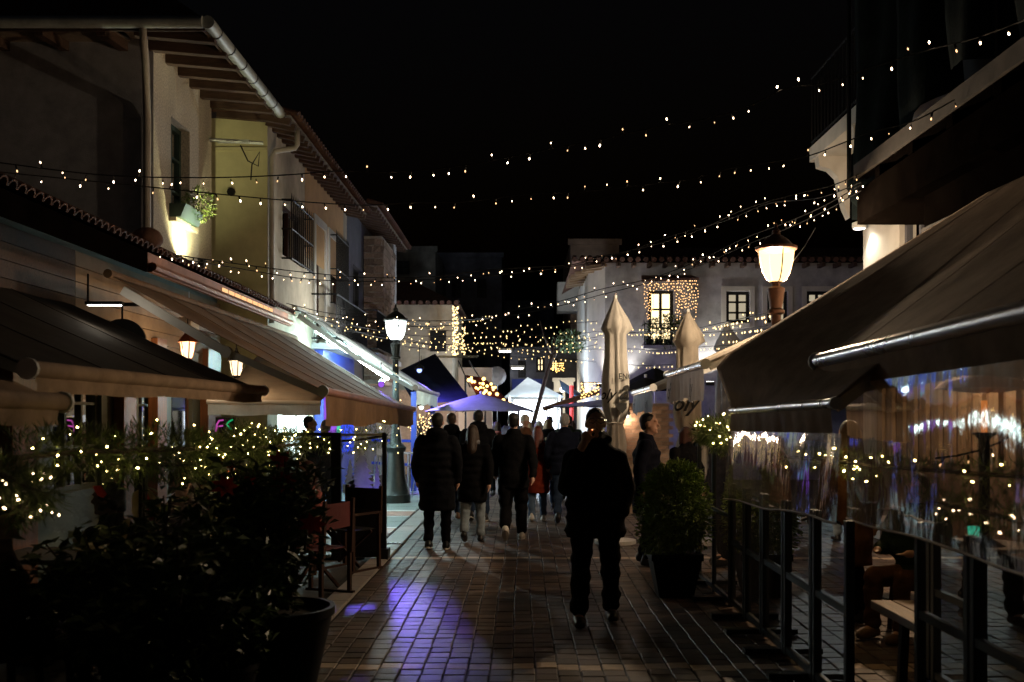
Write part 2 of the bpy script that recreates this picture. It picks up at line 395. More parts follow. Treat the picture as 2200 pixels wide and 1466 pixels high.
# side street paving with coloured bands
ss = MB(); ss.quad((-9, 12.3, -.02), (-1.93, 12.3, -.02), (-1.93, 34, -.02), (-9, 34, -.02))
ss = struct(ss.build("side_street", M['joint']))
def slabs(y0, y1, mt, w):
    x = -1.945
    while x > -6:
        b = MB(); ww = w * random.uniform(.9, 1.1); b.bx(x - ww + .008, x, y0 + .004, y1 - .004, -.05, piece_noise(.002)); b.build("paving_slab", mt, ss); x -= ww
for y0, y1, mt, w in ((12.35, 13.4, 'tile_green', .5), (13.4, 14.4, 'tile_green', .5), (14.4, 14.52, 'tile_white', 1.2), (14.52, 15.35, 'tile_orange', .55), (15.35, 15.5, 'tile_white', 1.2),
                      (15.5, 16.3, 'tile_green', .5), (16.3, 17.1, 'tile_green', .5), (17.1, 17.25, 'tile_white', 1.2), (17.25, 18.05, 'tile_orange', .6), (18.05, 18.25, 'tile_white', 1.2),
                      (18.25, 19.0, 'tile_green', .8), (19.0, 20.2, 'tile_green', .8), (20.2, 22, 'tile_green', .9), (22, 24, 'tile_green', .9)): slabs(y0, y1, M[mt], w)
dg = MB(); dg.bx(-2.25, -1.6, 13.35, 13.48, .002, .012)
dgr = struct(dg.build("drain_channel", M['iron']))
for i in range(10):
    b = MB(); b.bx(-2.22 + i * .062, -2.19 + i * .062, 13.36, 13.47, .012, .02); b.build("grate_bar", M['steel'], dgr)

# ================================================================== wall with openings
def wall(mb, o, u, v, U, V, holes=(), depth=.18, m=0, mr=None):
    """rectangle U x V at o along unit vectors u, v; holes (u0,u1,v0,v1) get reveals of that depth behind it"""
    o, u, v = Vector(o), Vector(u), Vector(v); n = u.cross(v)
    us = sorted({0, U, *[h[0] for h in holes], *[h[1] for h in holes]}); vs = sorted({0, V, *[h[2] for h in holes], *[h[3] for h in holes]})
    P = lambda a, b, d=0: o + u * a + v * b - n * d
    for i in range(len(us) - 1):
        for j in range(len(vs) - 1):
            cu, cv = (us[i] + us[i+1]) / 2, (vs[j] + vs[j+1]) / 2
            if any(h[0] < cu < h[1] and h[2] < cv < h[3] for h in holes): continue
            mb.quad(P(us[i], vs[j]), P(us[i+1], vs[j]), P(us[i+1], vs[j+1]), P(us[i], vs[j+1]), m)
    for a0, a1, b0, b1 in holes:
        q = m if mr is None else mr
        mb.quad(P(a0, b0), P(a0, b0, depth), P(a1, b0, depth), P(a1, b0), q); mb.quad(P(a0, b1), P(a1, b1), P(a1, b1, depth), P(a0, b1, depth), q)
        mb.quad(P(a0, b0), P(a0, b1), P(a0, b1, depth), P(a0, b0, depth), q); mb.quad(P(a1, b0), P(a1, b0, depth), P(a1, b1, depth), P(a1, b1), q)
    return mb
def window(parent, c, u, w, h, n, fm, pm_, mull=1, trans=1, fw=.06, inset=.1, shutters=None):
    """a framed window centred at c on a wall; n outward normal, u along the wall"""
    c, u, n = Vector(c), Vector(u), Vector(n); z = Vector((0, 0, 1)); p = c - n * inset
    fr = MB()
    for s_ in (-1, 1):
        fr.bar(p + u * s_ * (w/2 - fw/2) - z * h/2, p + u * s_ * (w/2 - fw/2) + z * h/2, fw, .06, up=n)
        fr.bar(p + z * s_ * (h/2 - fw/2) - u * (w/2 - fw), p + z * s_ * (h/2 - fw/2) + u * (w/2 - fw), .06, fw)
    for i in range(mull): 
        q = p + u * (-w/2 + w * (i + 1) / (mull + 1)); fr.bar(q - z * (h/2 - fw), q + z * (h/2 - fw), fw * .8, .05, up=n)
    f = fr.build("window", fm, parent)
    for i in range(trans):
        q = p + z * (-h/2 + h * (i + 1) / (trans + 1)) + n * .004; tb = MB(); tb.bar(q - u * (w/2 - fw), q + u * (w/2 - fw), .045, fw * .5); tb.build("glazing_bar", fm, f)
    nx, nz = mull + 1, trans + 1
    for i in range(nx):
        for j in range(nz):
            a0 = -w/2 + w * i / nx + fw * .45; a1 = -w/2 + w * (i+1) / nx - fw * .45; b0 = -h/2 + h * j / nz + fw * .3; b1 = -h/2 + h * (j+1) / nz - fw * .3
            q = p - n * .012; b = MB(); b.quad(q + u*a0 + z*b0, q + u*a1 + z*b0, q + u*a1 + z*b1, q + u*a0 + z*b1); b.build("pane", pm_, f)
    return f

# ================================================================== left: rough-stuccoed house
XA = -5.0
hA = thing("stucco_house", "rough stuccoed house with broad rafter eaves, zinc gutter and one dark window", "house", (XA, 13.5, 0))
b = MB(); wall(b, (XA, 16.02, 0), (0, -1, 0), (0, 0, 1), 2.52, 6.9, [(1.05, 1.85, 4.55, 6.0)], -.22); b.build("facade", M['stucco'], hA)
b = MB(); wall(b, (-14, 13.5, 0), (1, 0, 0), (0, 0, 1), 9.0, 6.9); b.build("side_wall", M['stucco_side'], hA)
b = MB(); b.quad((XA, 16.02, 0), (XA, 16.02, 6.9), (-14, 16.02, 6.9), (-14, 16.02, 0)); b.build("far_wall", M['stucco_side'], hA)
w = window(hA, (XA, 14.57, 5.275), (0, -1, 0), .8, 1.45, (1, 0, 0), M['green_sh'], M['glass_d'], 1, 2, .07, .16)
b = MB(); b.bx(XA - .02, XA + .1, 14.1, 15.05, 4.49, 4.55); b.build("sill", M['cream'], hA)
# eaves
ex, ey, ez = -4.05, 12.7, 6.72
b = MB(); b.quad((XA - .3, ey, ez + .12), (ex, ey, ez), (ex, 16.5, ez), (XA - .3, 16.5, ez + .12)); b.quad((-14, ey, ez), (-14, 13.7, ez + .1), (XA - .3, 13.7, ez + .1), (XA - .3, ey, ez)); b.build("soffit", M['soffit'], hA)
for i in range(8):
    y = 13.0 + i * .5; b = MB(); b.bar((XA - .05, y, ez + .02), (ex + .05, y, ez - .07), .11, .13); b.build("rafter", M['wood_d'], hA)
for i in range(10):
    x = -5.4 - i * .8; b = MB(); b.bar((x, 13.52, ez + .02), (x, ey + .05, ez - .05), .11, .13); b.build("rafter", M['wood_d'], hA)
b = MB(); b.bx(ex - .03, ex, ey, 16.5, ez - .08, ez + .06); b.bx(-14, ex - .032, ey - .0, ey + .03, ez - .08, ez + .06); b.build("fascia", M['wood_d'], hA)
b = MB(); P0 = Vector((-9, 16.0, 9.0)); b.add([(-14, ey, ez + .07), (ex, ey, ez + .07), (ex, 16.55, ez + .07), (-14, 16.55, ez + .07), (-12, 14.6, 8.6), (-6.2, 14.6, 8.6)], [(0, 1, 5, 4), (1, 2, 5), (2, 3, 4, 5), (3, 0, 4)]); b.build("roof", M['rooft'], hA)
gt = MB(); gt.tube([(ex + .06, ey - .08, ez + .0), (ex + .06, 16.62, ez + .0)], .085, 12); go = gt.build("gutter", M['gutter'], hA, smooth='a')
for i in range(7):
    b = MB(); y = ey + .25 + i * .58; b.tube([(ex + .06, y, ez), (ex + .06, y + .025, ez)], .092, 12); b.build("gutter_strap", M['iron'], go)
b = MB(); b.tube([(-14, ey - .08, ez), (ex + .0, ey - .08, ez)], .075, 10); b.build("gutter", M['gutter'], hA, smooth='a')
b = MB(); b.tube([(XA + .17, ey - .04, ez - .03), (XA + .17, ey, ez - .2), (XA + .1, ey + .25, ez - .4), (XA - .06, 13.42, ez - .85), (XA - .06, 13.43, ez - 1.0), (XA - .06, 13.43, 3.6)], .05, 10); b.build("downpipe", M['pipe'], hA, smooth=True)
b = MB(); b.tube([(XA + .05, 15.75, 6.1), (XA + .85, 15.95, 6.1)], .03, 6); b.box((XA + .4, 15.86, 6.1), (.5, .04, .05)); ant = b.build("cable_bracket", M['gutter'], hA)
b = MB(); b.tube([(XA + .5, 15.9, 6.05), (XA + .62, 15.9, 5.8), (XA + .78, 15.92, 5.72), (XA + .8, 15.92, 5.95), (XA + .68, 15.92, 5.75), (XA + .66, 15.92, 5.5)], .012, 5); b.build("cable", M['iron'], ant)
# flower box with plant on that sill
fb = thing("flower_box", "dark green flower box with bright leafy plant on the stucco house sill", "flower box", (XA + .12, 14.5, 4.5))
b = MB(); b.prism([(XA + .0, 14.1, 4.552), (XA + .16, 14.1, 4.552), (XA + .24, 14.1, 4.74), (XA + .0, 14.1, 4.74)], (0, .8, 0)); b.build("trough", M['green_sh'], fb)
def leaf_cloud(n, gen, size, aspect=.45, attr=False, fold=.3):
    mb = MB(); t = []
    for _ in range(n):
        c, out = gen(); L = size * random.uniform(.6, 1.3)
        d = (Vector(out) + Vector((piece_noise(.8), piece_noise(.8), piece_noise(.6)))); 
        if d.length < .01: d = Vector((0, 0, 1))
        d.normalize(); s_ = d.cross(Vector((piece_noise(1), piece_noise(1), 1)))
        if s_.length < .01: s_ = Vector((1, 0, 0))
        s_.normalize(); nn = s_.cross(d); wv = s_ * L * aspect * .5
        c = Vector(c); q = c + d * L * .5
        mb.add([c, q + wv + nn * L * fold * .3, c + d * L, q - wv + nn * L * fold * .3, q], [(0, 1, 4), (1, 2, 4), (4, 2, 3), (0, 4, 3)]); t += [random.random()] * 4
    return (mb, t) if attr else mb
def gball(c, rx, ry, rz, shell=.55):
    c = Vector(c)
    def f():
        while True:
            v = Vector((piece_noise(1), piece_noise(1), piece_noise(1)))
            if shell < v.length < 1: break
        return c + Vector((v.x * rx, v.y * ry, v.z * rz)), v
    return f
b = leaf_cloud(420, gball((XA + .22, 14.75, 4.86), .2, .3, .24, .1), .07, .3); b.build("foliage", M['leaf_b'], fb, kind="stuff")
sp = thing("wall_spotlight", "small spotlight on the tiled lean-to shining up at the flower box", "spotlight", (XA + .35, 14.45, 3.9))
b = MB(); b.lathe((XA + .35, 14.45, 3.88), [(.05, 0), (.06, .05), (.06, .12), (.045, .12)], 12); b.tube([(XA + .35, 14.45, 3.8), (XA + .35, 14.45, 3.9)], .02, 6); b.build("housing", M['iron'], sp)
b = MB(); b.lathe((XA + .35, 14.45, 4.002), [(.042, 0), (.04, .004)], 12); b.build("lens", M['whitehot'], sp)
lamp("spot_beam", 'SPOT', (XA + .35, 14.45, 4.03), 150, (1, .93, .5), sp, .03, (XA + .02, 14.6, 4.6), 130, 1)

# ================================================================== left: cream house with ochre flank, and the grey stone-piered house
XB = -4.3
hB = thing("cream_house", "cream plastered house with ochre flank, iron window grilles and brown tiled eaves", "house", (XB, 16.8, 0))
b = MB(); wall(b, (-8, 16.8, 0), (1, 0, 0), (0, 0, 1), 8 + XB, 6.75); b.build("flank_wall", M['yellow'], hB)
b = MB(); b.bx(-6, XB - .01, 16.775, 16.8, 6.2, 6.26); b.build("string_course", M['yellow'], hB)
y1B = 24.4
holes = [(24.4 - 19.55, 24.4 - 17.85, 4.62, 5.6), (24.4 - 21.6, 24.4 - 20.6, 3.2, 5.75), (24.4 - 23.6, 24.4 - 22.1, 4.3, 5.75), (24.4 - 20.4, 24.4 - 17.5, .9, 2.6)]
b = MB(); wall(b, (XB, y1B, 0), (0, -1, 0), (0, 0, 1), y1B - 16.8, 6.75, holes, -.2); b.build("facade", M['cream'], hB)
b = MB(); b.bx(XB - .005, XB + .006, 19.7, 23.9, 4.9, 6.7); b.build("ochre_panel", M['ochre'], hB)
window(hB, (XB, 18.7, 5.11), (0, -1, 0), 1.7, .98, (1, 0, 0), M['wood_c'], M['glass_d'], 1, 0, .07, .12)
window(hB, (XB, 22.85, 5.02), (0, -1, 0), 1.5, 1.45, (1, 0, 0), M['wood_c'], M['glass_d'], 1, 1, .07, .12)
d_ = MB(); d_.bx(XB - .17, XB - .12, 20.6, 21.6, 3.2, 5.75); dd = d_.build("door", M['wood_c'], hB); b = MB(); b.ball((XB - .1, 21.45, 4.3), .035); b.build("handle", M['steel'], dd)
for y0, y1, z0, z1 in ((20.45, 21.75, 3.2, 5.9), (21.95, 23.75, 4.15, 5.9)):
    b = MB(); b.bx(XB + .002, XB + .04, y0, y0 + .16, z0, z1); b.bx(XB + .002, XB + .04, y1 - .16, y1, z0, z1); b.bx(XB + .003, XB + .042, y0 + .16, y1 - .16, z1 - .16, z1); b.build("surround", M['white'], hB)
def grille(parent, y0, y1, z0, z1, x, nb):
    f = MB(); X = x + .18
    for z in (z0, (z0 + z1) / 2, z1): f.tube([(x, y0, z), (X, y0, z), (X, y1, z), (x, y1, z)], .016, 5)
    fo_ = f.build("grille", M['iron'], parent)
    for i in range(nb):
        y = y0 + (y1 - y0) * i / (nb - 1); b = MB(); b.tube([(X, y, z0 - .03), (X, y, z1 + .02), (X, y, z1 + .12)], [.014, .014, .002], 5); b.build("grille_bar", M['iron'], fo_)
grille(hB, 17.8, 19.6, 4.55, 5.6, XB, 12); grille(hB, 22.1, 23.6, 4.25, 5.75, XB, 11)
window(hB, (XB, 18.95, 1.75), (0, -1, 0), 2.9, 1.7, (1, 0, 0), M['wmetal'], M['pane_s'], 2, 0, .08, .12)
# eaves B
def tile_mesh():
    b = MB(); n = 6; vs = []
    for x in (0, 1):
        for r_ in (.082, .062):
            for k in range(n + 1): a = math.pi * k / n; vs.append((x, r_ * math.cos(a) * (1 + .1 * x), r_ * math.sin(a) * (1 + .1 * x)))
    q = n + 1; fs = []
    for k in range(n):
        fs += [(k, k + 1, 2 * q + k + 1, 2 * q + k), (q + k, 3 * q + k, 3 * q + k + 1, q + k + 1), (2 * q + k, 2 * q + k + 1, 3 * q + k + 1, 3 * q + k), (k, q + k, q + k + 1, k + 1)]
    b.add(vs, fs); me = b.mesh("eave_tile"); me.materials.append(M['rooft']); return me
TILE = tile_mesh()
def eave_row(parent, X, y0, y1, z, ov, step, mr, mt, slope=.22):
    b = MB(); b.quad((X - .1, y0, z + .05), (X + ov, y0, z - ov * slope + .05), (X + ov, y1, z - ov * slope + .05), (X - .1, y1, z + .05)); b.build("soffit", M['soffit'], parent)
    y = y0 + .12
    while y < y1:
        b = MB(); b.bar((X - .02, y, z - .04), (X + ov - .03, y, z - ov * slope - .03), .09, .11); b.build("rafter", mr, parent); y += step
    b = MB(); b.quad((X - 4, y0, z + 1.0), (X - 4, y1, z + 1.0), (X + ov + .05, y1, z - ov * slope + .1), (X + ov + .05, y0, z - ov * slope + .1)); b.quad((X - 4, y0, z + 1.0), (X + ov + .05, y0, z - ov * slope + .1), (X - .1, y0, z), (X - 4, y0, z)); b.build("roof", mt, parent)
    # row of half-round eave tiles
    y = y0 + .1; zz = z - ov * slope + .12; tm = None
    while y < y1:
        o = link('eave_tile', TILE, parent); o.location = (X + ov - .28, y, zz + .05); o.rotation_euler = (0, .3, 0); o.scale = (.4, 1.1, 1.1); o.matrix_parent_inverse = Matrix.Translation(-Vector(parent.location)); y += .2
eave_row(hB, XB, 16.35, 24.4, 6.72, .5, .34, M['wood_d'], M['rooft'])
b = MB(); b.tube([(XB + .06, 16.86, 3.3), (XB + .06, 16.86, 6.1), (XB + .1, 16.9, 6.22), (XB + .42, 17.0, 6.3), (XB + .46, 17.0, 6.36), (XB + .46, 17.0, 6.6)], .045, 8); b.build("downpipe", M['pipe'], hB, smooth=True)
b = MB(); b.tube([(-4.9, 16.78, 5.5), (-4.9, 16.74, 5.5)], .07, 10); b.build("vent_cap", M['iron'], hB)

hC = thing("stone_pier_house", "dark grey house with rubble stone pier and iron balcony beyond the cream house", "house", (XB, 24.42, 0))
b = MB(); wall(b, (XB, 30.5, 0), (0, -1, 0), (0, 0, 1), 6.08, 6.9, [(3.6, 5.2, 3.3, 5.6)], -.25); b.quad((XB, 30.5, 0), (XB, 30.5, 6.9), (-9, 30.5, 6.9), (-9, 30.5, 0)); b.build("facade", M['dgrey'], hC)
window(hC, (XB, 26.1, 4.45), (0, -1, 0), 1.6, 2.3, (1, 0, 0), M['iron'], M['glass_d'], 1, 1, .08, .15)
b = MB(); b.bx(XB + .01, XB + .5, 26.95, 29.3, 2.6, 6.6); pier = b.build("stone_pier", M['mortar'], hC)
st = []
for k in range(4):
    me_ = MB(); rq = random.Random(k); me_.add([(sx_ * (.5 - .16 * (abs(sz_) > .9) * 0 - rq.uniform(0, .1)), sy_ * (.5 - rq.uniform(0, .12)), sz_ * (.46 - rq.uniform(0, .1))) for sx_ in (-1, 1) for sy_ in (-1, 1) for sz_ in (-1, 1)], [(0, 1, 3, 2), (4, 6, 7, 5), (0, 4, 5, 1), (2, 3, 7, 6), (0, 2, 6, 4), (1, 5, 7, 3)]); st.append(me_.mesh("stone")); st[-1].materials.append(M['mason'])
z = 2.7
while z < 6.5:                                             # near face of the pier (faces the camera) and street face
    h = random.uniform(.13, .22); x = XB + .02
    while x < XB + .5:
        w = random.uniform(.16, .3); o = link("stone", random.choice(st), pier); o.location = (min(x + w/2, XB + .42), 26.95, z + h/2); o.scale = (w * 1.1, .1, h * 1.05); o.rotation_euler = (0, piece_noise(.15), 0); x += w
    y = 27.0
    while y < 29.2:
        w = random.uniform(.22, .42); o = link("stone", random.choice(st), pier); o.location = (XB + .5, y + w/2, z + h/2); o.scale = (.1, w * 1.1, h * 1.05); o.rotation_euler = (piece_noise(.12), 0, 0); y += w
    z += h
b = MB(); b.bx(XB + .0, XB + .52, 29.32, 29.9, 0, 6.9); b.build("corner_pilaster", M['greyw'], hC)
eave_row(hC, XB, 24.42, 30.9, 7.0, .75, .4, M['wood_d'], M['rooft'])
def balcony(parent, X, out, y0, y1, z, h, step=.13):
    b = MB(); b.bx(X, X + out, y0, y1, z - .12, z); b.build("balcony_slab", M['greyw'], parent)
    r = MB(); x = X + out - .04
    for zz in (z + .1, z + h): r.tube([(X, y0 + .03, zz), (x, y0 + .03, zz), (x, y1 - .03, zz), (X, y1 - .03, zz)], .02, 5)
    ro = r.build("railing", M['iron'], parent)
    n = int((y1 - y0) / step)
    for i in range(n + 1):
        y = y0 + .03 + (y1 - y0 - .06) * i / n; b = MB(); b.tube([(x, y, z + .1), (x, y, z + h)], .012, 4); b.build("baluster", M['iron'], ro)
balcony(hB, XB, .55, 20.3, 24.3, 3.22, 1.0, .16); balcony(hC, XB, .75, 24.6, 29.2, 3.3, 1.05, .16)

# ================================================================== left: low tiled bar with copper eave
hL = thing("tiled_bar_building", "low bar building with brown tiled lean-to roof and copper fascia under the stucco house", "building", (-4.9, 5, 0))
XF = -4.9; XE = -4.1; ZE = 3.5
holes = [(1.2, 2.1, .2, 2.35), (2.3, 3.6, .9, 2.35), (4.4, 5.6, .9, 2.35), (6.4, 7.6, .9, 2.35)]
b = MB(); wall(b, (XF, 16.0, 0), (0, -1, 0), (0, 0, 1), 12.4, 3.6, holes, -.15); b.build("facade", M['sage'], hL)
for h in holes[1:]:
    yc = 16.0 - (h[0] + h[1]) / 2; window(hL, (XF, yc, (h[2] + h[3]) / 2), (0, -1, 0), h[1] - h[0], h[3] - h[2], (1, 0, 0), M['sage'], M['glass_d'], 2, 2, .06, .08)
b = MB(); b.bx(XF - .12, XF - .06, 13.9, 14.8, .2, 2.35); dd = b.build("door", M['wood_o'], hL); b = MB(); b.bx(XF - .058, XF - .04, 14.05, 14.65, 1.2, 2.2); b.build("door_pane", M['glass_d'], dd)
for y0, y1 in ((15.1, 15.75), (11.9, 12.3), (13.0, 13.35), (9.3, 9.8)):
    b = MB(); b.bx(XF + .01, XF + .14, y0, y1, 0, 2.75); b.build("pilaster", M['wood_o'], hL, bevel=.01)
for i in range(7):
    b = MB(); z = 2.42 + i * .17; b.bar((XF + .03, 10.8, z), (XF + .03, 15.98, z), .05, .16); b.build("board", M['clapboard'], hL); b = MB(); b.bar((XF + .03, 5, z), (XF + .03, 10.79, z), .05, .16); b.build("board", M['wood_d'], hL)
b = MB(); b.quad((XF, 4, ZE + .28), (XF, 17.4, ZE + .28), (XE, 17.4, ZE - .02), (XE, 4, ZE - .02)); b.build("soffit", M['wood_d'], hL)
b = MB(); b.add([(XE + .03, 4, ZE + .06), (XE + .03, 17.5, ZE + .06), (XF - .3, 17.5, ZE + .48), (XF - .3, 4, ZE + .48)], [(0, 1, 2, 3)]); b.bx(XF - .3, XF - .28, 4, 17.5, ZE, ZE + .48); rf = b.build("roof", M['rooft'], hL)
y = 4.2
while y < 17.5:
    o = link('eave_tile', TILE, rf); o.location = (XE - .25, y, ZE + .19); o.rotation_euler = (0, .47, 0); o.scale = (.38, .8, .8); y += .145
b = MB(); b.bx(XE - .02, XE + .0, 10.9, 17.45, ZE - .16, ZE + .02); fa = b.build("fascia", M['copper'], hL)
b = MB(); b.bx(XE + .0, XE + .05, 10.9, 17.45, ZE - .2, ZE - .14); b.tube([(XE + .05, 10.9, ZE - .14), (XE + .05, 17.45, ZE - .14)], .05, 8); b.build("copper_gutter", M['copper'], hL, smooth='a')
for i in range(9):
    b = MB(); y = 13.6 + i * .31; b.bx(XE + .0, XE + .012, y, y + .24, ZE - .075, ZE - .02); b.build("led_strip", M['led_w'], fa)
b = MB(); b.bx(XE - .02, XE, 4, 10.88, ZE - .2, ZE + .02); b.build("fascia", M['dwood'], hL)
b = MB(); b.ball((XE + .02, 10.85, ZE + .16), .16, .2, .12); b.build("hip_cap", M['rooft'], hL, smooth=True)
# floodlight and hanging sign under the eave, two lanterns
fl = thing("floodlight", "boxy white floodlight under the tiled eave beside the awning arm", "floodlight", (-4.3, 13.1, 2.9))
b = MB(); b.box((-4.35, 13.0, 2.92), (.16, .34, .16)); b.tube([(-4.35, 13.0, 3.0), (-4.35, 13.0, 3.35)], .012, 5); b.build("housing", M['wmetal'], fl, bevel=.01)
b = MB(); b.box((-4.33, 13.0, 2.836), (.12, .3, .006)); b.build("lens", M['whitehot'], fl)
hs = thing("hanging_sign", "dark round sign hanging on chain below a black bracket above the awning", "sign", (-4.6, 11.4, 2.6))
b = MB(); b.bar((-4.85, 11.2, 2.98), (-4.25, 11.2, 2.98), .03, .04); b.build("bracket", M['iron'], hs)
lb = thing("led_bar", "short black light bar glowing downward above the charcoal awning", "light bar", (-4.05, 9.62, 2.8))
b = MB(); b.bx(-4.22, -3.86, 9.6, 9.66, 2.80, 2.83); b.tube([(-4.2, 9.63, 2.83), (-4.2, 9.63, 3.1)], .01, 5); b.build("housing", M['iron'], lb)
b = MB(); b.bx(-4.2, -3.88, 9.61, 9.65, 2.79, 2.798); b.build("diffuser", M['whitehot'], lb)
lamp("led_light", 'POINT', (-4.04, 9.63, 2.74), 3, (1, .86, .66), lb, .05)
b = MB(); b.tube([(-4.5, 11.2, 2.96), (-4.5, 11.2, 2.8)], .012, 6); b.build("chain", M['iron'], hs)
b = MB(); b.tube([(-4.5, 11.19, 2.55), (-4.5, 11.23, 2.55)], .27, 24); b.build("board", M['panel'], hs)
def lantern(loc, label, watts, ctop):
    t = thing("lantern", label, "lantern", loc); x, y, z = loc
    b = MB(); b.lathe((x, y, z), [(.13, .1), (.125, .115), (.05, .2), (.02, .24), (.015, .28)], 6); b.build("cap", ctop, t)
    b = MB(); b.lathe((x, y, z), [(.055, -.1), (.095, .1)], 6); b.build("glass", M['gl_lant'], t)
    b = MB()
    for k in range(6):
        a = k * math.pi / 3; b.tube([(x + .057 * math.cos(a), y + .057 * math.sin(a), z - .1), (x + .098 * math.cos(a), y + .098 * math.sin(a), z + .1)], .007, 4)
    b.lathe((x, y, z), [(.03, -.14), (.06, -.115), (.06, -.1)], 6); b.build("cage", ctop, t)
    b = MB(); b.tube([(x, y, z + .28), (x, y, z + .4), (x - .1, y, z + .46)], .008, 5); b.build("hook", M['iron'], t)
    lamp("lantern_bulb", 'POINT', (x, y, z), watts, (1, .66, .36), t, .03)
lantern((-4.2, 12.5, 2.55), "small lit lantern with copper cap beside the varnished pilaster", 60, M['copper'])
lantern((-3.92, 13.65, 2.38), "small lit lantern with dark cage hanging over the cream awning", 60, M['iron'])
# ================================================================== awnings
def awning(name, label, y0, y1, xw, zw, xf, zf0, zf1, fabric, valh, vfab=None, barm=None, sag=.05, knee=None, arms=True, scal=True, bar_r=.045, armm=None, val_drop=0, roller=True, drape=False):
    """street-side awning: wall edge (xw, zw), front bar at xf from (y0, zf0) to (y1, zf1)"""
    t = thing(name, label, "awning", ((xw + xf) / 2, (y0 + y1) / 2, min(zf0, zf1)), None)
    s_ = 1 if xf < xw else -1                      # s_: street is at smaller x (right-hand side) -> 1
    n, k = int((y1 - y0) * 12), 16; vs = []; fs = []
    prof = [(0, 1)] + ([knee] if knee else []) + [(1, 0)]
    def pt(i, j):
        u = i / n; v = j / k; y = y0 + (y1 - y0) * u; zf = zf0 + (zf1 - zf0) * u
        x = xw + (xf - xw) * v; z = zw + (zf - zw) * v - sag * math.sin(math.pi * v) * (.6 + .4 * math.sin(math.pi * u)) - .010 * abs(math.sin(math.pi * (y - y0) / 1.25)) * math.sin(math.pi * v) ** .5 + .02 * mnoise.noise(Vector((y * 1.6, v * 2.2, xw))) * math.sin(math.pi * v) + .005 * mnoise.noise(Vector((y * 7, v * 5, xw)))
        if drape:                                  # far end hangs over an outer rail and folds down to the bar
            w = max(0, (u - .35) / .65) ** 1.2; q = v / .86
            xd, zd = (xw + (1.74 - xw) * q, zw + (2.21 - zw) * q) if v < .86 else (1.74 + (xf - 1.74) * (v - .86) / .14, 2.21 + (zf - 2.21) * (v - .86) / .14)
            x = x * (1 - w) + xd * w; z = z * (1 - w) + zd * w
        return Vector((x, y, z))
    for i in range(n + 1):
        for j in range(k + 1): vs.append(pt(i, j))
    for i in range(n):
        for j in range(k):
            a = i * (k + 1) + j; fs.append((a, a + 1, a + k + 2, a + k + 1))
    c = MB(); c.add(vs, fs); cv = c.build("canopy", fabric, t, smooth=True); so = cv.modifiers.new("thick", 'SOLIDIFY'); so.thickness = .004
    for q in range(1, int((y1 - y0) / 1.25) + 1):
        i = min(n - 1, round(q * 1.25 / (y1 - y0) * n)); b = MB(); b.tube([pt(i, j) + Vector((0, 0, .004)) for j in range(k + 1)], .0028, 4); b.build("seam", fabric, t)
    b = MB(); b.tube([(xf, y0 - .05, zf0), (xf, y1 + .05, zf1)], bar_r, 12); b.build("front_bar", barm or M['steel'], t, smooth='a')
    for y, zf in ((y0 - .06, zf0), (y1 + .06, zf1)):
        b = MB(); b.tube([(xf, y - .015, zf), (xf, y + .015, zf)], bar_r * 1.25, 12); b.build("end_cap", M['wmetal'], t)
    if valh:
        v = MB(); nn = 60; vs = []; fs = []
        for i in range(nn + 1):
            u = i / nn; y = y0 + (y1 - y0) * u; zf = zf0 + (zf1 - zf0) * u - bar_r * .6
            hh = valh * (1 + (.06 * math.sin(u * 9) + .05 * math.sin(u * 23 + 1) if scal else 0)) + val_drop * u
            for q in range(4):
                vs.append((xf - s_ * .01 + .018 * math.sin(u * 60 + q) * q / 3 + .01 * math.sin(u * 23) * q / 3, y, zf - hh * q / 3))
        for i in range(nn):
            for q in range(3):
                a = i * 4 + q; fs.append((a, a + 1, a + 5, a + 4))
        v.add(vs, fs); v.build("valance", vfab or fabric, t, smooth=True)
    if arms:
        for u in ((.04, .5, .96) if y1 - y0 > 4 else (.06, .94)):
            y = y0 + (y1 - y0) * u; zf = zf0 + (zf1 - zf0) * u
            b = MB(); p0 = Vector((xw, y, zw - .12)); p1 = Vector((xw + (xf - xw) * .5, y, zw + (zf - zw) * .5 - .17)); p2 = Vector((xf - (xf - xw) * .03, y, zf - .02))
            b.bar(p0, p1, .05, .09); b.bar(p1 + (p2 - p1) * .03, p2, .045, .07); b.tube([p1 + Vector((0, -.04, 0)), p1 + Vector((0, .04, 0))], .06, 10); b.build("folding_arm", armm or M['wmetal'], t)
    if roller: b = MB(); b.tube([(xw, y0 - .05, zw), (xw, y1 + .05, zw)], .045, 10); b.build("roller", fabric, t, smooth='a')
    return t
awning("awning", "near dark brown awning edge at the terrace's front corner", 3.2, 5.62, -5.0, 3.0, -2.62, 1.83, 1.80, M['f_brown'], .10, None, M['f_brown'], bar_r=.05, sag=.02)
a1 = awning("awning", "large charcoal awning with rounded front bar above the garland fence", 5.7, 10.7, -5.0, 3.0, -2.8, 1.99, 2.0, M['f_dark'], .10, M['f_brown'], M['f_brown'], bar_r=.05, sag=.02)
awning("awning", "tan canvas awning with wavy valance over the red director chairs", 9.8, 17.8, -4.06, 3.12, -1.95, 1.97, 1.85, M['f_tan'], .30, barm=M['copper'], sag=.03, val_drop=-.04)
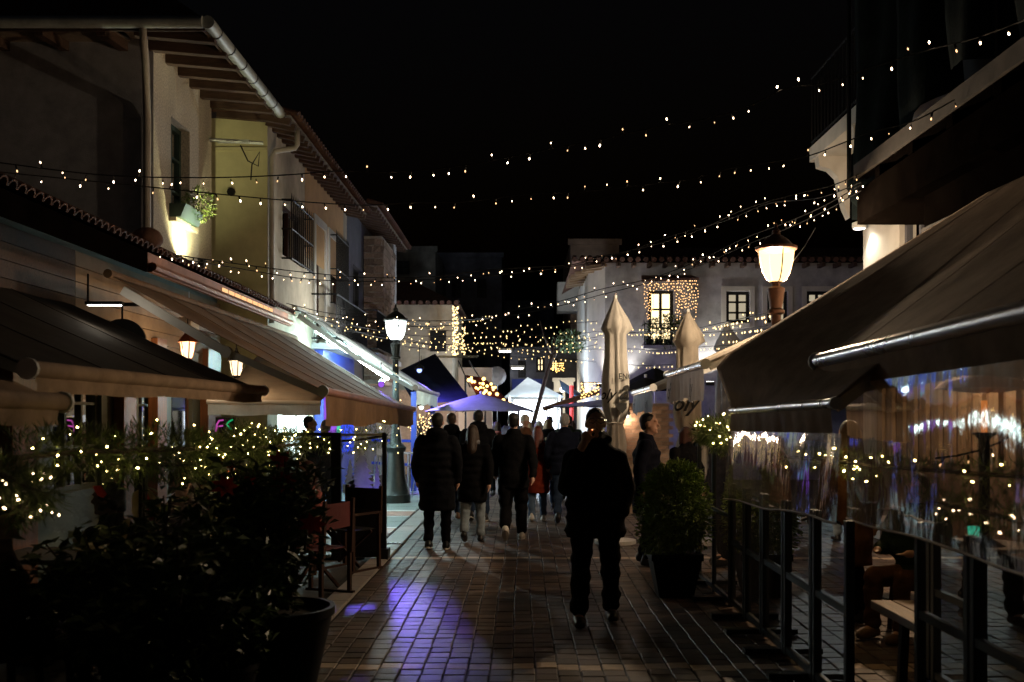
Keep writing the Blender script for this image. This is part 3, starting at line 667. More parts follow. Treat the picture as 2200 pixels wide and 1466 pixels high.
# cream awning facing up the street under the tan one
ca = thing("awning", "cream awning facing up the street beneath the tan awning", "awning", (-3.5, 14, 1.9))
b = MB(); c4 = [Vector(p) for p in ((-4.25, 13.6, 1.93), (-2.78, 13.6, 1.91), (-2.78, 15.1, 2.2), (-4.25, 16.7, 2.92))]; vs = [(c4[0].lerp(c4[1], i / 8)).lerp(c4[3].lerp(c4[2], i / 8), j / 8) for i in range(9) for j in range(9)]
b.add(vs, [(i * 9 + j, i * 9 + 9 + j, i * 9 + 10 + j, i * 9 + j + 1) for i in range(8) for j in range(8)]); cv = b.build("canopy", M['f_cream'], ca, smooth=True); cv.modifiers.new("thick", 'SOLIDIFY').thickness = .004
b = MB(); b.tube([(-4.3, 13.58, 1.92), (-2.75, 13.58, 1.9)], .035, 10); b.build("front_bar", M['wmetal'], ca, smooth='a')
b = MB()
for i in range(20):
    x0 = -4.28 + i * .0765; b.quad((x0, 13.56 + .012 * math.sin(i), 1.9), (x0 + .0765, 13.56 + .012 * math.sin(i + 1), 1.9), (x0 + .0765, 13.55 + .02 * math.sin(i + 1), 1.735 + .008 * math.sin(i * .7 + .7)), (x0, 13.55 + .02 * math.sin(i), 1.735 + .008 * math.sin(i * .7)))
b.build("valance", M['f_cream'], ca, smooth=True)
# lit white awning
wa = awning("awning", "white awning lit cool from beneath by light tubes beyond the tan awning", 18.7, 23.5, -4.25, 3.75, -2.0, 2.26, 2.24, M['f_white'], .27, M['f_cream'], M['wmetal'], sag=.02)
for i, y in enumerate((19.3, 21.6)):
    t = thing("light_tube", ("cool white light tube along the near arm of the lit white awning", "cool white light tube along the far arm of the lit white awning")[i], "light tube", (-3.2, y, 2.6))
    b = MB(); b.tube([(-4.0, y, 3.38), (-2.6, y, 2.44)], .025, 8); b.build("tube", M['tube_l'], t)
    b = MB(); b.bar((-4.05, y, 3.45), (-2.55, y, 2.48), .09, .03); b.build("reflector", M['wmetal'], t)
pl = thing("purple_spotlight", "small black spotlight under the white awning throwing purple light on the paving", "spotlight", (-2.7, 19.0, 2.3))
b = MB(); b.tube([(-2.7, 19.1, 2.36), (-2.68, 18.92, 2.33)], .07, 12); b.tube([(-2.7, 19.05, 2.38), (-2.7, 19.05, 2.75)], .012, 5); b.build("housing", M['iron'], pl)
b = MB(); b.tube([(-2.679, 18.914, 2.329), (-2.678, 18.905, 2.3275)], .058, 12); b.build("lens", M['pane_p'], pl)
lamp("purple_beam", 'SPOT', (-2.675, 18.88, 2.32), 3000, (.2, .12, 1), pl, .12, (-.8, 7.2, 0), 8.5, 1)

# ================================================================== street lamps
def street_lamp(label, x, y, zg, gm, pm_, watts, c, ring):
    t = thing("street_lamp", label, "street lamp", (x, y, 0), "globe street lamps")
    b = MB(); b.lathe((x, y, 0), [(.3, 0), (.3, .16), (.27, .19), (.25, .3), (.235, .34), (.2, .5), (.165, .95), (.165, 1.0), (.2, 1.04), (.215, 1.1), (.16, 1.16), (.12, 1.2), (.085, 1.5), (.065, 2.2), (.058, zg - .62), (.1, zg - .6), (.1, zg - .56), (.07, zg - .54), (.1, zg - .34), (.105, zg - .3), (.05, zg - .27), (.05, zg - .24), (.09, zg - .21)], 20)
    b.build("post", pm_, t, smooth='a')
    b = MB(); b.lathe((x, y, zg), [(.08, -.22), (.125, -.19), (.17, -.1), (.2, .02), (.215, .15)], 20); b.build("globe", gm, t, smooth=True)
    b = MB(); b.lathe((x, y, zg), [(.22, .15), (.25, .17), (.25, .2), (.2, .22), (.15, .28), (.08, .33), (.05, .35), (.05, .4), (.02, .43), (.02, .47), (.003, .5)], 20); b.build("cap", pm_, t, smooth='a')
    b = MB()
    for k in range(4):
        a = k * math.pi / 2 + ring
        b.tube([(x + r_ * math.cos(a), y + r_ * math.sin(a), zg + z) for r_, z in ((.085, -.22), (.13, -.19), (.176, -.1), (.206, .02), (.222, .16))], .008, 4)
    b.build("rib", pm_, t)
    lamp("lamp_bulb", 'POINT', (x, y, zg - .02), watts, c, t, .06)
    return t
street_lamp("cast iron street lamp with cool white globe and light string wound on its post", -2.53, 19.9, 3.47, M['gl_cool'], M['post'], 600, (.96, 1, .95), .4)
street_lamp("brown street lamp with warm amber glass rising behind the right awnings", 3.06, 12.0, 3.56, M['gl_warm'], M['post_r'], 1000, (1, .74, .48), -1.45)

# ================================================================== right side awnings
awning("awning", "near dark brown awning with silver front bar above the clear plastic curtain", 3.0, 7.36, 4.25, 3.72, 2.2, 2.2, 2.13, M['f_brown'], .24, barm=M['steel'], bar_r=.055, sag=.03)
awning("awning", "wide dark brown awning with deep front flap and creased corner above the glass fence", 6.1, 9.0, 4.3, 3.8, 1.9, 1.80, 1.77, M['f_brown'], .21, barm=M['steel'], bar_r=.032, sag=0, drape=True)
r3 = awning("awning", "cream awning with grey script-printed valance lit amber by the street lamp", 10.5, 13.1, 4.75, 3.6, 1.92, 2.27, 2.27, M['f_cream'], .34, M['f_grey'], M['steel'], sag=.03)
r4 = awning("awning", "pale awning with grey script valance over the man in navy coat", 14.5, 16.9, 4.6, 3.4, 1.9, 2.14, 2.12, M['f_cream'], .32, M['f_grey'], M['steel'], sag=.03)
def text_mesh(txt, shear=0, bold=0):
    cu = bpy.data.curves.new("lettering", 'FONT'); cu.body = txt; cu.shear = shear; cu.offset = bold; cu.resolution_u = 3
    o = bpy.data.objects.new("lettering", cu); col.objects.link(o); bpy.context.view_layer.update()
    me = o.to_mesh(); v = [x.co.copy() for x in me.vertices]; f = [tuple(p.vertices) for p in me.polygons]
    o.to_mesh_clear(); bpy.data.objects.remove(o); return v, f
def script(parent, o, u, v, n, size, txt, shear=.35, bold=.01):
    vs, fs = text_mesh(txt, shear, bold); b = MB(); o, u, v, n = Vector(o), Vector(u), Vector(v), Vector(n)
    b.add([o + u * p.x * size + v * p.y * size + n * .012 for p in vs], fs); return b.build("lettering", M['ink'], parent)
for par, y0, y1, x, z in ((r3, 10.5, 13.1, 1.92, 2.24), (r4, 14.5, 16.9, 1.9, 2.1)):
    for f_, tx in ((.08, "of"), (.72, "ly")):
        yy = y1 - (y1 - y0) * f_; script(par, (x - .03, yy, z - .3), (0, -1, 0), (0, 0, 1), (-1, 0, 0), .3, tx)

# ================================================================== right: white house, its slab, balcony and draped net
XR = 5.0
hR = thing("white_house", "white house with dark timber canopy, corbelled balcony and dark shuttered window", "house", (XR, 10, 0))
b = MB(); wall(b, (XR, 4, 0), (0, 1, 0), (0, 0, 1), 10.6, 7.6, [(8.2, 9.2, 3.55, 4.5)], -.2); b.build("facade", M['white'], hR)
b = MB(); wall(b, (12, 14.6, 0), (-1, 0, 0), (0, 0, 1), 12 - XR, 7.6); b.build("end_wall", M['white'], hR)
window(hR, (XR, 12.7, 4.02), (0, 1, 0), 1.0, .95, (-1, 0, 0), M['dgrey'], M['glass_d'], 1, 0, .07, .1)
b = MB(); b.bx(XR - .14, XR - .0, 4.2, 14.58, 3.42, 3.5); b.build("string_course", M['white'], hR)
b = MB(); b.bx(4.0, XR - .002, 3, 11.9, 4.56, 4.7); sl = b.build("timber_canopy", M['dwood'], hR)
for i in range(9):
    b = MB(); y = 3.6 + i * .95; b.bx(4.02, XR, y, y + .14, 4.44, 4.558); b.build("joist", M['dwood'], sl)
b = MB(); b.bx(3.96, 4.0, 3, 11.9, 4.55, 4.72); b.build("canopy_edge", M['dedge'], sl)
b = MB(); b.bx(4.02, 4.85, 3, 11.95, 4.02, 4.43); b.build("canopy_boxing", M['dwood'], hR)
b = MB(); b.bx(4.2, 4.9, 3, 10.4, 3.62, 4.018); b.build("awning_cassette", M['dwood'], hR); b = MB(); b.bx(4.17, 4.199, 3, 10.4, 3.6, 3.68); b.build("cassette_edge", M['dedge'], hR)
b = MB(); b.bx(4.5, XR, 13.4, 15.6, 5.7, 5.92); bs = b.build("balcony_slab", M['white'], hR)
for y in (13.6, 15.2):
    b = MB(); b.prism([(XR, y, 4.75), (XR, y, 5.698), (4.52, y, 5.698), (4.54, y, 5.55), (4.7, y, 5.5), (4.82, y, 5.38), (4.88, y, 5.1), (4.93, y, 4.9)], (0, .2, 0)); b.build("corbel", M['white'], hR)
r = MB(); 
for zz in (6.0, 7.0): r.tube([(XR, 13.43, zz), (4.53, 13.43, zz), (4.53, 15.57, zz), (XR, 15.57, zz)], .018, 5)
ro = r.build("railing", M['iron'], hR)
for i in range(14):
    y = 13.45 + i * .163; b = MB(); b.tube([(4.53, y, 5.92), (4.53, y, 7.0)], .011, 4); b.build("baluster", M['iron'], ro)
for i in range(4):
    x = 4.6 + i * .11; b = MB(); b.tube([(x, 13.43, 5.92), (x, 13.43, 7.0)], .011, 4); b.build("baluster", M['iron'], ro)
b = MB(); b.add([(XR + .05, 3, 7.6), (XR + .05, 14.6, 7.6), (9, 14.6, 9), (9, 3, 9)], [(0, 1, 2, 3)]); b.build("roof", M['rooft'], hR)
dl = thing("wall_downlight", "small white downlight fixed to the white house corner above the awnings", "downlight", (4.85, 14.2, 4.45))
b = MB(); b.lathe((4.84, 14.3, 4.42), [(.09, 0), (.1, .02), (.1, .08), (.05, .1)], 14); b.bx(4.84, XR, 14.28, 14.32, 4.47, 4.5); b.build("housing", M['wmetal'], dl)
b = MB(); b.lathe((4.84, 14.3, 4.412), [(.08, 0), (.08, .006)], 14); b.build("lens", M['whitehot'], dl)
lamp("down_beam", 'SPOT', (4.84, 14.3, 4.40), 40, (1, .9, .72), dl, .05, (4.95, 14.0, 3.2), 130, .6)
# debris net draped over a scaffold in front of the upper storey
nt = thing("debris_net", "dark green debris net draped in folds over the white house's upper storey", "net", (4.3, 9, 4.7))
vs = []; fs = []; n, k = 60, 14
for i in range(n + 1):
    for j in range(k + 1):
        u = i / n; v = j / k; y = 6.2 + 7.0 * u
        x = 4.25 + .12 * math.sin(u * 34 + v * 2) * (.4 + v) + .06 * math.sin(u * 71) + .25 * (u > .95)
        z = 8.6 - (3.6 + .35 * math.sin(u * 9) + .5 * u) * v
        vs.append((x + .1 * mnoise.noise(Vector((u * 9, v * 3, 1))), y, z))
for i in range(n):
    for j in range(k): a = i * (k + 1) + j; fs.append((a, a + 1, a + k + 2, a + k + 1))
b = MB(); b.add(vs, fs); b.build("sheet", M['net'], nt, smooth=True)
b = MB(); b.tube([(4.3, 6.2, 8.6), (4.3, 13.2, 8.6)], .03, 6); b.tube([(4.3, 13.1, 4.7), (4.3, 13.1, 8.9)], .03, 6); b.tube([(4.3, 9.0, 4.7), (4.3, 9.0, 8.9)], .03, 6); b.build("scaffold_pole", M['iron'], nt)
b = MB(); b.ball((4.35, 12.6, 4.65), .22, .3, .3); bb = b.build("gathered_fold", M['net'], nt, smooth=True)
gw = MB(); gw.tube([W(1705, 560, 12.0), W(1728, 530, 12.1), W(1752, 490, 12.3)], .006, 4); tag(gw.build("guy_wire", M['steel']), "thin steel guy wire tied from the amber lamp to the white house", "wire")

# ================================================================== right: glass fence, plastic curtains, interior
XG = 1.88
def fence_panel(y0, y1, label, top=.98, XG=1.88):
    t = thing("fence_panel", label, "fence", (XG, y0, 0), "blue grey framed fence panels along the right terrace")
    for y in (y0 + .025, y1 - .025): b = MB(); b.bx(XG - .025, XG + .025, y - .022, y + .022, .03, top); b.build("upright", M['frame'], t)
    for z in (.07, .6): b = MB(); b.bx(XG - .02, XG + .02, y0 + .048, y1 - .048, z - .022, z + .022); b.build("rail", M['frame'], t)
    b = MB(); b.quad((XG, y0 + .05, .1), (XG, y1 - .05, .1), (XG, y1 - .05, top - .04), (XG, y0 + .05, top - .04)); b.build("pane", M['glass'], t)
    b = MB(); b.bx(XG - .28, XG + .1, y0 + .05, y0 + .13, .012, .05); b.tube([(XG - .25, y0 + .09, 0), (XG - .25, y0 + .09, .02)], .02, 8); b.build("foot", M['iron'], t)
ys = [3.6, 4.3, 5.0, 5.7, 6.4, 7.1, 7.75, 8.35, 8.95]
for i in range(len(ys) - 1):
    nm = ["beside the bench's outer end", "beside the bench's middle", "before the wooden bench", "beside the person with brown boots", "below the hanging curtain hem", "between curtain hem and corner post", "under the script-free brown flap", "joined to the tall clear panels"][i]
    fence_panel(ys[i], ys[i+1] - .02, "low blue grey framed glass fence panel " + nm, 1.12, 1.88 if ys[i] > 5.6 else 2.26)
tp = thing("tall_glass_panel", "tall clear glass wind screen behind the potted box shrub", "glass screen", (XG, 9.0, 0))
for y0, y1 in ((9.0, 9.75), (9.77, 10.55)):
    b = MB(); b.quad((XG, y0, .08), (XG, y1, .08), (XG, y1, 1.52), (XG, y0, 1.52)); b.build("pane", M['glass'], tp)
for y in (8.99, 9.76, 10.56):
    b = MB(); b.bx(XG - .02, XG + .02, y - .015, y + .015, 0, 1.54); b.build("upright", M['frame'], tp)
b = MB(); b.bx(XG - .02, XG + .02, 9.0, 10.55, .03, .075); b.bx(XG - .015, XG + .015, 9.0, 10.55, .8, .83); b.build("rail", M['frame'], tp)
b = MB(); b.quad((XG + .02, 10.56, .08), (3.4, 10.56, .08), (3.4, 10.56, 1.5), (XG + .02, 10.56, 1.5)); b.build("pane", M['glass'], tp)
for y in (9.2, 10.1):
    b = MB(); b.bx(XG - .3, XG + .05, y, y + .09, .012, .05); b.build("foot", M['iron'], tp)
def curtain(name, label, y0, y1, x, zt0, zt1, zb0, zb1, ny=70, amp=.03, seed=0, lean=0):
    t = thing(name, label, "plastic curtain", (x, y0, min(zb0, zb1)), "clear plastic curtains")
    vs = []; fs = []; nz = 16
    for i in range(ny + 1):
        for j in range(nz + 1):
            u = i / ny; v = j / nz; y = y0 + (y1 - y0) * u
            zt = zt0 + (zt1 - zt0) * u; zb = zb0 + (zb1 - zb0) * u + .012 * math.sin(u * 11 + seed)
            dx = lean * v + amp * (math.sin(u * 13 + seed + v * 1.2) * .7 + math.sin(u * 29 + seed * 2 - v) * .25) * (.35 + v * .8) + amp * 1.2 * mnoise.noise(Vector((y * 2.0, v * 1.8, seed)))
            vs.append((x + dx, y + .015 * math.sin(v * 7 + u * 20), zt + (zb - zt) * v))
    for i in range(ny):
        for j in range(nz): a = i * (nz + 1) + j; fs.append((a, a + 1, a + nz + 2, a + nz + 1))
    b = MB(); b.add(vs, fs); b.build("sheet", M['pvc'], t, smooth=True)
    h = MB(); h.tube([Vector(vs[i * (nz + 1) + nz]) for i in range(ny + 1)], .008, 4); h.build("hem", mat("hem_tape_" + str(seed), (.32, .28, .25), .5), t)
    return t
curtain("plastic_curtain", "clear plastic curtain hanging from the near silver-barred awning, full of reflections", 3.2, 6.6, 2.15, 1.98, 1.93, 1.05, 1.05, 90, .007, 1, -.0)
curtain("plastic_curtain", "clear plastic curtain hanging under the deep brown flap above the fence", 5.75, 8.95, 1.85, 1.62, 1.59, 1.11, .98, 70, .008, 5, -.04)

# terrace interior
iw = thing("terrace_back_wall", "cream panelled bar wall with tall pale strips behind the plastic curtains", "wall", (4.85, 7, 0))
b = MB(); b.bx(4.85, 4.95, 3, 13.5, 0, 3.4); b.build("wall_board", M['brownw'], iw)
for i in range(14):
    b = MB(); y = 8.6 + i * .36; b.bx(4.8, 4.848, y, y + .2, 1.2, 3.2); b.build("pale_strip", M['clapboard'], iw)
cl = thing("ceiling_lamp", "warm round lamp under the near right awning inside the terrace", "lamp", (4.0, 7.6, 2.8))
b = MB(); b.lathe((4.1, 10.2, 2.75), [(.02, .12), (.08, .08), (.13, .0)], 14); b.tube([(4.1, 10.2, 2.86), (4.1, 10.2, 3.4)], .008, 5); b.build("shade", M['copper'], cl)
b = MB(); b.ball((4.1, 10.2, 2.74), .05); b.build("bulb", emit("warm_pendant_bulb", (1, .7, .4), 18), cl)
lamp("pendant_light", 'POINT', (4.1, 10.2, 2.66), 150, (1, .66, .38), cl, .06)
ph = thing("patio_heater", "tall patio heater with glowing element and steel hood behind the curtain", "heater", (3.3, 6.3, 0))
hx, hy = 3.48, 7.5
b = MB(); b.lathe((hx, hy, 0), [(.22, 0), (.22, .05), (.15, .1), (.15, .75), (.06, .8), (.04, .85), (.04, 1.55), (.1, 1.6)], 16); b.build("body", M['iron'], ph, smooth='a')
b = MB(); b.lathe((hx, hy, 1.6), [(.022, 0), (.022, .24)], 16); b.build("element", M['heat'], ph)
b = MB(); b.lathe((hx, hy, 1.9), [(.12, 0), (.35, .03), (.3, .08), (.05, .14)], 20); b.build("hood", M['copper'], ph, smooth='a')
bl = thing("blue_light_bar", "thin blue light bar on the back wall seen through the plastic curtain", "light bar", (4.7, 9.5, 2.2))
b = MB(); b.bx(4.74, 4.78, 8.6, 9.6, 2.28, 2.33); b.build("tube", M['led_b'], bl)
b = MB(); b.bx(4.78, 4.798, 8.55, 9.65, 2.27, 2.34); b.build("bracket", M['iron'], bl)
bn = thing("wooden_bench", "pale wooden bench top on dark legs inside the right terrace", "bench", (2.6, 5.2, 0))
for i in range(3):
    b = MB(); b.bx(2.36 + i * .15, 2.5 + i * .15, 4.1, 6.75, .42, .475); b.build("plank", M['wood_t'], bn, bevel=.006)
for y in (4.4, 6.3):
    b = MB(); b.bar((2.4, y, 0), (2.42, y, .42), .05, .05); b.bar((2.76, y, 0), (2.74, y, .42), .05, .05); b.build("leg", M['iron'], bn)
for i, (x, y) in enumerate(((3.5, 7.6), (3.6, 9.4))):
    t = thing("cafe_table", ("round cafe table behind the bench with green drink", "round cafe table deep in the right terrace")[i], "table", (x, y, 0))
    b = MB(); b.lathe((x, y, .72), [(.36, 0), (.37, .015), (.36, .03)], 24); b.build("table_top", M['table'], t)
    b = MB(); b.lathe((x, y, 0), [(.22, 0), (.22, .02), (.035, .04), (.035, .72)], 14); b.build("pedestal", M['iron'], t)
gd = thing("green_glass", "glowing green drink glass on the table behind the plastic curtain", "glass", (3.4, 7.5, .75))
b = MB(); b.lathe((3.4, 7.5, .752), [(.03, 0), (.045, .14)], 12); b.build("tumbler", M['pane_g'], gd)

# ================================================================== closed umbrellas
def closed_umbrella(label, x, y, zt, fab, s=1.0, zb=.95):
    t = thing("closed_umbrella", label, "umbrella", (x, y, 0), "closed parasols by the right terrace")
    b = MB(); b.tube([(x, y, 0), (x, y, zt + .03)], .025, 8); b.lathe((x, y, 0), [(.28, 0), (.28, .05), (.05, .08)], 16); b.build("pole", M['wmetal'], t)
    prof = [(zt, .02), (zt - .08, .06), (zt - .3, .16), (zt - .42, .2), (zt - .5, .15), (zt - .8, .15), (zt - 1.1, .175), (zt - 1.45, .185), (zt - 1.62, .16), (zt - 1.7, .105), (zt - 1.76, .12), (zt - 2.0, .15), (zt - 2.2, .14)]
    n = 48; vs = []; fs = []
    for q, (z, r_) in enumerate(prof):
        for k in range(n):
            a = 2 * math.pi * k / n; fold = 1 + .28 * mnoise.noise(Vector((math.cos(a) * 3.2, math.sin(a) * 3.2, z * .5 + x))) * min(1, q / 3) + .12 * math.sin(a * 9 + z * .8) * min(1, q / 3) + (.55 * max(0, math.sin(a * 1.5 + .9)) ** 3 if q in (2, 3) else 0) + .05 * math.sin(a * 5 + z * 6)
            vs.append((x + r_ * s * fold * math.cos(a), y + r_ * s * fold * math.sin(a), z - (.09 * math.sin(a * 4) if q > 10 else 0)))
    for q in range(len(prof) - 1):
        for k in range(n): fs.append((q * n + k, q * n + (k + 1) % n, (q + 1) * n + (k + 1) % n, (q + 1) * n + k))
    b = MB(); b.add(vs, fs); b.build("canopy", fab, t, smooth=True)
    b = MB(); b.tube([(x + .13 * s * math.cos(k * .4), y + .13 * s * math.sin(k * .4), zt - 1.7) for k in range(17)], .015, 5); b.build("tie", fab, t)
    return t
def wrap_text(parent, x, y, r, a0, z0, size, txt, shear=.3, bold=.012):
    vs, fs = text_mesh(txt, shear, bold); b = MB()
    b.add([(x + r * math.cos(a0 + p.x * size / r), y + r * math.sin(a0 + p.x * size / r), z0 + p.y * size) for p in vs], fs); b.build("lettering", M['ink'], parent)
u1 = closed_umbrella("tall furled cream parasol printed with black letter a behind the smoking man", 1.26, 13.5, 3.33, M['f_umb'], .86)
R1 = .205
wrap_text(u1, 1.26, 13.5, R1, -1.45, 1.94, .42, "a", .35, .02); wrap_text(u1, 1.26, 13.5, R1, -1.45, 2.22, .11, "ENK", 0)
wrap_text(u1, 1.26, 13.5, R1, -2.9, 1.95, .2, "oly", .4, .015)
b = MB(); b.add([(1.26 + R1 * math.cos(a), 13.5 + R1 * math.sin(a), z) for a, z in ((-1.55, 1.9), (-.8, 1.9), (-.8, 1.83), (-1.17, 1.76), (-1.55, 1.83))], [(0, 1, 2, 3, 4)]); b.build("emblem", M['ink'], u1)
u2 = closed_umbrella("furled cream parasol with black script beyond the printed awning valance", 2.33, 14.0, 3.2, M['f_cream'], 1.0)
wrap_text(u2, 2.33, 14.0, .235, -2.75, 1.8, .3, "oly", .4, .02)
closed_umbrella("smaller furled grey parasol half hidden behind the cream awning", 3.5, 17.0, 3.3, M['f_grey'], 1.1)
def open_umbrella(label, x, y, rim, apex, w, fab, n=8, valh=.0, rot=.39):
    t = thing("open_umbrella", label, "umbrella", (x, y, 0), "open parasols in the square")
    b = MB(); b.tube([(x, y, 0), (x, y, apex)], .025, 8); b.lathe((x, y, 0), [(.3, 0), (.3, .06), (.05, .09)], 16); b.build("pole", M['wmetal'], t)
    vs = [(x, y, apex)]; fs = []; K = 6; seg = n * 6
    for q in range(1, K + 1):
        for k in range(seg):
            a = 2 * math.pi * k / seg + rot; ph_ = (k % 6) / 6; rr = w * q / K * (math.cos(math.pi / n) / math.cos((ph_ - .5) * 2 * math.pi / n))
            zz = apex + (rim - apex) * (q / K) ** 1.1 + .02 * math.sin(math.pi * ph_) * q / K
            vs.append((x + rr * math.cos(a), y + rr * math.sin(a), zz))
    for k in range(seg): fs.append((0, 1 + k, 1 + (k + 1) % seg))
    for q in range(K - 1):
        for k in range(seg): a = 1 + q * seg; fs.append((a + k, a + seg + k, a + seg + (k + 1) % seg, a + (k + 1) % seg))
    b = MB(); b.add(vs, fs); b.build("canopy", fab, t, smooth='a')
    for k in range(n):
        a = 2 * math.pi * k / n + rot; b = MB(); b.tube([(x, y, apex - .05), (x + w * .98 * math.cos(a), y + w * .98 * math.sin(a), rim - .02)], .012, 4); b.build("rib", M['iron'], t)
    b = MB(); b.tube([(x + (w + .03) / 3 * 0 + .0, y, apex), (x, y, apex + .06)], .03, 8); b.build("finial", M['wmetal'], t)
    return t
open_umbrella("open pale parasol lit violet from its left over the walkers", -1.0, 24.0, 1.84, 2.27, 1.4, M['f_grey'])
open_umbrella("open grey parasol beside the furled cream one", 1.85, 22.5, 1.93, 2.1, 1.35, M['f_grey'], 8, 0, .1)
open_umbrella("small open black parasol before the pale corner house", 3.2, 24.0, 2.5, 2.9, .85, M['f_black'], 6)
open_umbrella("low open black parasol below another by the corner house", 2.6, 21.0, 2.25, 2.55, .7, M['f_black'], 6)
# ================================================================== far: pale corner house
YD = 27.0
hD = thing("corner_house", "pale corner house with icicle-lit balcony door and dark square windows", "house", (2.2, YD, 0))
def dX(px): return (px - VX) / F * YD
def dZ(py): return CAM_H + (HY - py) / F * YD
x0, x1 = dX(1300), dX(1990); Z1 = dZ(565)
hl = []
def hole(pa, pb, ya, yb): hl.append((dX(pa) - x0, dX(pb) - x0, dZ(yb), dZ(ya)))
hole(1393, 1447, 624, 745); hole(1560, 1611, 626, 694); hole(1648, 1692, 626, 694); hole(1733, 1780, 626, 694); hole(1815, 1860, 626, 694)
b = MB(); wall(b, (x0, YD, 0), (1, 0, 0), (0, 0, 1), x1 - x0, Z1, hl, .18); b.build("facade", M['greyw'], hD)
b = MB(); b.add([(x0, YD, 0), (x0 - .38, YD + 1.2, 0), (x0 - .38, YD + 1.2, Z1), (x0, YD, Z1), (x0 - .38, YD + 7, 0), (x0 - .38, YD + 7, Z1)], [(0, 3, 2, 1), (1, 2, 5, 4)]); b.build("corner_wall", M['white'], hD)
for i, (a0, a1, b0, b1) in enumerate(hl):
    w, h = a1 - a0, b1 - b0; c = (x0 + (a0 + a1) / 2, YD, (b0 + b1) / 2)
    window(hD, c, (1, 0, 0), w, h, (0, -1, 0), M['iron'], M['pane_w'] if i == 0 else M['pane_d'], 1, 2 if i == 0 else 2, .09, .1)
    if i:
        b = MB(); e = .13
        b.bx(x0 + a0 - e, x0 + a0 - .002, YD - .03, YD - .002, b0 - e, b1 + e); b.bx(x0 + a1 + .002, x0 + a1 + e, YD - .03, YD - .002, b0 - e, b1 + e)
        b.bx(x0 + a0, x0 + a1, YD - .032, YD - .002, b1 + .002, b1 + e); b.bx(x0 + a0, x0 + a1, YD - .05, YD - .002, b0 - e, b0 - .002); b.build("surround", M['white'], hD)
b = MB(); b.add([(x0 - .9, YD - .5, Z1 - .02), (x1, YD - .5, Z1 - .02), (x1, YD + 3.5, Z1 + 1.0), (x0 + 1.5, YD + 3.5, Z1 + 1.0), (x0 - .9, YD + 7, Z1)], [(0, 1, 2, 3), (0, 3, 4)]); b.build("roof", M['rooft'], hD)
i = 0; x = x0 - .55
while x < x1:
    b = MB(); b.bx(x, x + .09, YD - .46, YD - .002, Z1 - .15, Z1 - .04); b.build("rafter", M['wood_d'], hD); x += .42
x = x0 - .85
while x < x1:
    b = MB(); b.tube([(x, YD - .3, Z1 + .09), (x, YD - .58, Z1 + .0)], .075, 6); b.build("eave_tile", M['rooft'], hD); x += .21
for q in range(8):
    b = MB(); y = YD - .3 + q * .55; xx = x0 - .35 * min(1, max(0, (y - YD) / 1.2)); b.bar((xx, y, Z1 - .1), (xx - .55, y - .12, Z1 - .2), .09, .1); b.build("rafter", M['clapboard'], hD)
b = MB(); b.add([(dX(1372), YD - .7, dZ(608)), (dX(1492), YD - .7, dZ(604)), (dX(1486), YD, dZ(592)), (dX(1378), YD, dZ(592))], [(0, 1, 2, 3)]); o = b.build("porch_roof", M['rooft'], hD); o.modifiers.new("t", 'SOLIDIFY').thickness = .07
b = MB(); b.bx(dX(1378), dX(1480), YD - .55, YD - .002, dZ(752), dZ(745)); b.build("balcony_slab", M['greyw'], hD)
r = MB()
for zz in (dZ(744), dZ(700)): r.tube([(dX(1380), YD, zz), (dX(1380), YD - .52, zz), (dX(1478), YD - .52, zz), (dX(1478), YD, zz)], .018, 5)
ro = r.build("railing", M['iron'], hD)
for k in range(13):
    x = dX(1380) + (dX(1478) - dX(1380)) * k / 12; b = MB(); b.tube([(x, YD - .52, dZ(744)), (x, YD - .52, dZ(700))], .012, 4); b.build("baluster", M['iron'], ro)
bp_ = thing("balcony_plants", "dark leafy plants crowding the icicle-lit balcony railing", "plants", (dX(1430), YD - .45, dZ(745)))
b = MB()
for k in range(5):
    b.bx(dX(1384) + k * .24, dX(1384) + k * .24 + .2, YD - .5, YD - .34, dZ(744), dZ(744) + .16)
b.build("trough", M['pot'], bp_)
b = leaf_cloud(900, gball((dX(1430), YD - .5, dZ(716)), .68, .2, .42, .1), .11, .35); b.build("foliage", M['leaf'], bp_, kind="stuff")
def icicles(name, label, x0_, x1_, y, ztop, lengths, step, mt, r_=.014, cat="light curtain"):
    t = thing(name, label, cat, ((x0_ + x1_) / 2, y, ztop))
    c = MB(); c.tube([(x0_, y, ztop), (x1_, y, ztop)], .008, 4); b = MB(); x = x0_
    while x < x1_:
        L = lengths((x - x0_) / (x1_ - x0_)) * random.uniform(.75, 1.1); z = ztop - .03
        c.tube([(x, y, ztop), (x, y, ztop - L)], .003, 3)
        while z > ztop - L: b.ball((x + piece_noise(.03), y + piece_noise(.03), z), r_, n=5, k=4); z -= random.uniform(.06, .11)
        x += step
    c.build("cable", M['iron'], t); b.build("bulbs", mt, t, kind="stuff")
icicles("icicle_lights", "amber icicle light curtain hung round the balcony door of the corner house", dX(1380), dX(1490), YD - .62, dZ(608), lambda u: 1.0 if u < .16 or u > .56 else .3, .055, emit("amber_icicle_bulb", (1, .55, .22), 3.2, sample=False))
